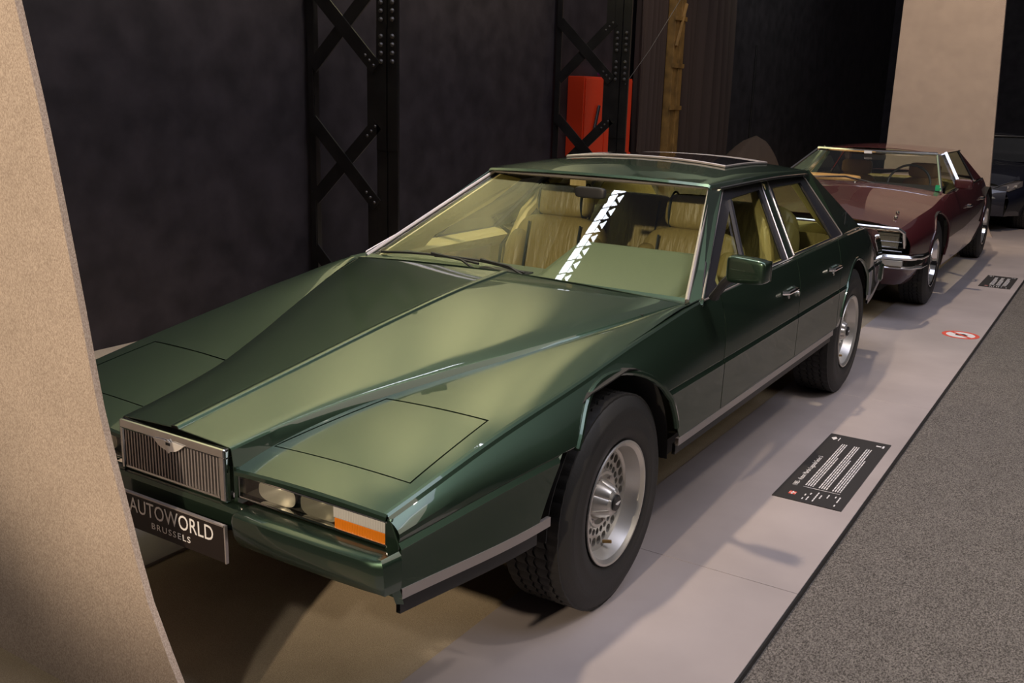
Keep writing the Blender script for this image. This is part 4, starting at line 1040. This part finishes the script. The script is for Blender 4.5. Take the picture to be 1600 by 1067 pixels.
# maroon car interior
for s in (1, -1):
    c_ = cushion((.42, .14, .50), 4.5); put(c_, (s*.33, 1.95, .64), -.2).build('front_seat', 'orangeleather', rc, 60)
    c_ = cushion((.30, .09, .15), 4.5); put(c_, (s*.33, 1.99, .955), -.1).build('headrest', 'orangeleather', rc, 60)
c_ = cushion((1.15, .18, .45), 5); put(c_, (0, 2.72, .62), -.3).build('rear_seat', 'tan', rc, 60)
MB().grid([[(x, .70, .862), (x, 1.05, .880), (x, 1.10, .70)] for x in lin(-.68, .68, 7)]).build('dashboard', 'black', rc, 40, solid=0.01)
put(cushion((.55, .30, .06), 4), (-.33, .95, .905)).build('dash_pad', 'orangeleather', rc, 50)
rows = []
cc = Vector((.32, 1.28, .86))
for k in range(29):
    a = 2*PI*k/28; d = Vector((math.cos(a), .35*math.sin(a), .94*math.sin(a))); rows.append([cc+d*(.19+.011*math.cos(q)) + Vector((0, -.94, .35))*.011*math.sin(q) for q in [2*PI*i/8 for i in range(8)]])
MB().grid(rows, True).build('steering_wheel', 'black', rc)
c_ = cushion((.20, .02, .06), 5); put(c_, (.0, 1.22, 1.10)).build('interior_mirror', 'black', rc, 50)
MB().box((-.075, 1.10, 1.135), (-.005, 1.104, 1.160)).build('windscreen_sticker', 'white', rc, None)
MB().box((.665, .60, .875), (.70, .604, .925)).build('windscreen_sticker', 'greenp', rc, None)['label'] = 'small green sticker'
MB().tube([(-.42, .58, .925), (-.10, .60, .945), (.10, .56, .915), (.26, .50, .885)], .009, 6).build('wiper', 'chrome', rc)
for x, y in ((.02, .45), (.60, -.55), (.62, -.70), (-.42, .45)):
    MB().lathe([(0, .014), (.012, .012), (.018, .002)], 'z', 10, (x, y, ip(y, cfg['ZS'])+.055*(1-(abs(x)/.76)**2.2)+.004)).build('washer_jet', 'chrome', rc)
for s in (1, -1):
    c_ = cushion((.15, .06, .085), 5); put(c_, (s*.845, .92, .925)).build('door_mirror', 'maroon', rc, 50)
    MB().tube([(s*.78, .92, .86), (s*.81, .92, .90)], .012, 6).build('mirror_arm', 'chrome', rc)
bcar = thing('sports_car', 'dark navy modern car half hidden behind the far beige divider', 'car', (0.13, 12.25, 0))
cfg2 = dict(wb=2.85, ar=.375, wr=.345, rr=.235, tx=.765, nose=-.80, tail=3.75, paint='navy', trim='black', wheel='modern', hz=.72,
    XS=[(-.80, .52), (-.5, .66), (0, .74), (.5, .74), (1.2, .74), (2.2, .73), (3.75, .60)],
    ZS=[(-.80, .60), (-.5, .70), (0, .78), (.6, .84), (1.2, .87), (2.2, .89), (3.75, .82)],
    XC=[(-.83, .64), (-.5, .80), (0, .88), (1.2, .88), (2.8, .89), (3.75, .72)],
    ZC=[(-.83, .42), (0, .58), (2.2, .60), (3.75, .55)],
    XB=[(-.83, .60), (0, .84), (1.2, .83), (2.8, .84), (3.75, .70)], ZB=[(-.83, .22), (.4, .18), (3.75, .30)],
    cuts=[-.83, .45, 1.50, 2.30, 3.75], names=['front_fender', 'front_door', 'rear_door', 'rear_fender'],
    crown=.06, bulge=.0, wy0=.45, wx0=.68, wz0=.86, wy1=1.25, wx1=.53, wz1=1.17, ry0=2.3, ry1=3.1, rz1=.89, bow=.12, rc=.06)
shell(bcar, cfg2)
MB().grid([[(x, -.80-.16*(1-(x/.64)**2)-d, z) for x in lin(-.60, .60, 13)] for z, d in ((.60, 0), (.50, .06), (.36, .07), (.22, .02))]).build('front_bumper', 'navy', bcar, 50, solid=0.006)
for s in (1, -1):
    P = [(.40, -.885, .535), (.50, -.84, .60), (.66, -.62, .665), (.735, -.50, .66), (.74, -.52, .585), (.62, -.76, .53)]
    hl = MB().prism([(s*x, y, z) for x, y, z in P], .03, (s*.3, -1, .25)).build('headlamp_unit', 'satin', bcar, None)
    MB().tube([(s*.41, -.915, .545), (s*.50, -.88, .60), (s*.67, -.655, .668), (s*.735, -.54, .665)], .007, 6).build('running_light', 'chrome', hl)
    for x, y, z in ((.60, -.79, .585), (.685, -.68, .60)):
        MB().lathe([(-.012, .001), (-.010, .014), (0, .019)], 'y', 16, (s*x, y, z)).build('projector_lamp', 'lamp', hl)
    MB().tube([(s*.45, -.93, .44), (s*.62, -.83, .46), (s*.74, -.60, .45)], .006, 6).build('intake_trim', 'chrome', bcar)
    c_ = cushion((.17, .09, .10), 4); put(c_, (s*.90, .80, .96)).build('door_mirror', 'navy', bcar, 50)

# ================================================================== skylight with truss high in the roof
def P_(v, w_): # along strip v, across w_
    d = (B-A); n_ = Vector((-d.y, d.x, 0)).normalized(); return A+d*v+n_*w_
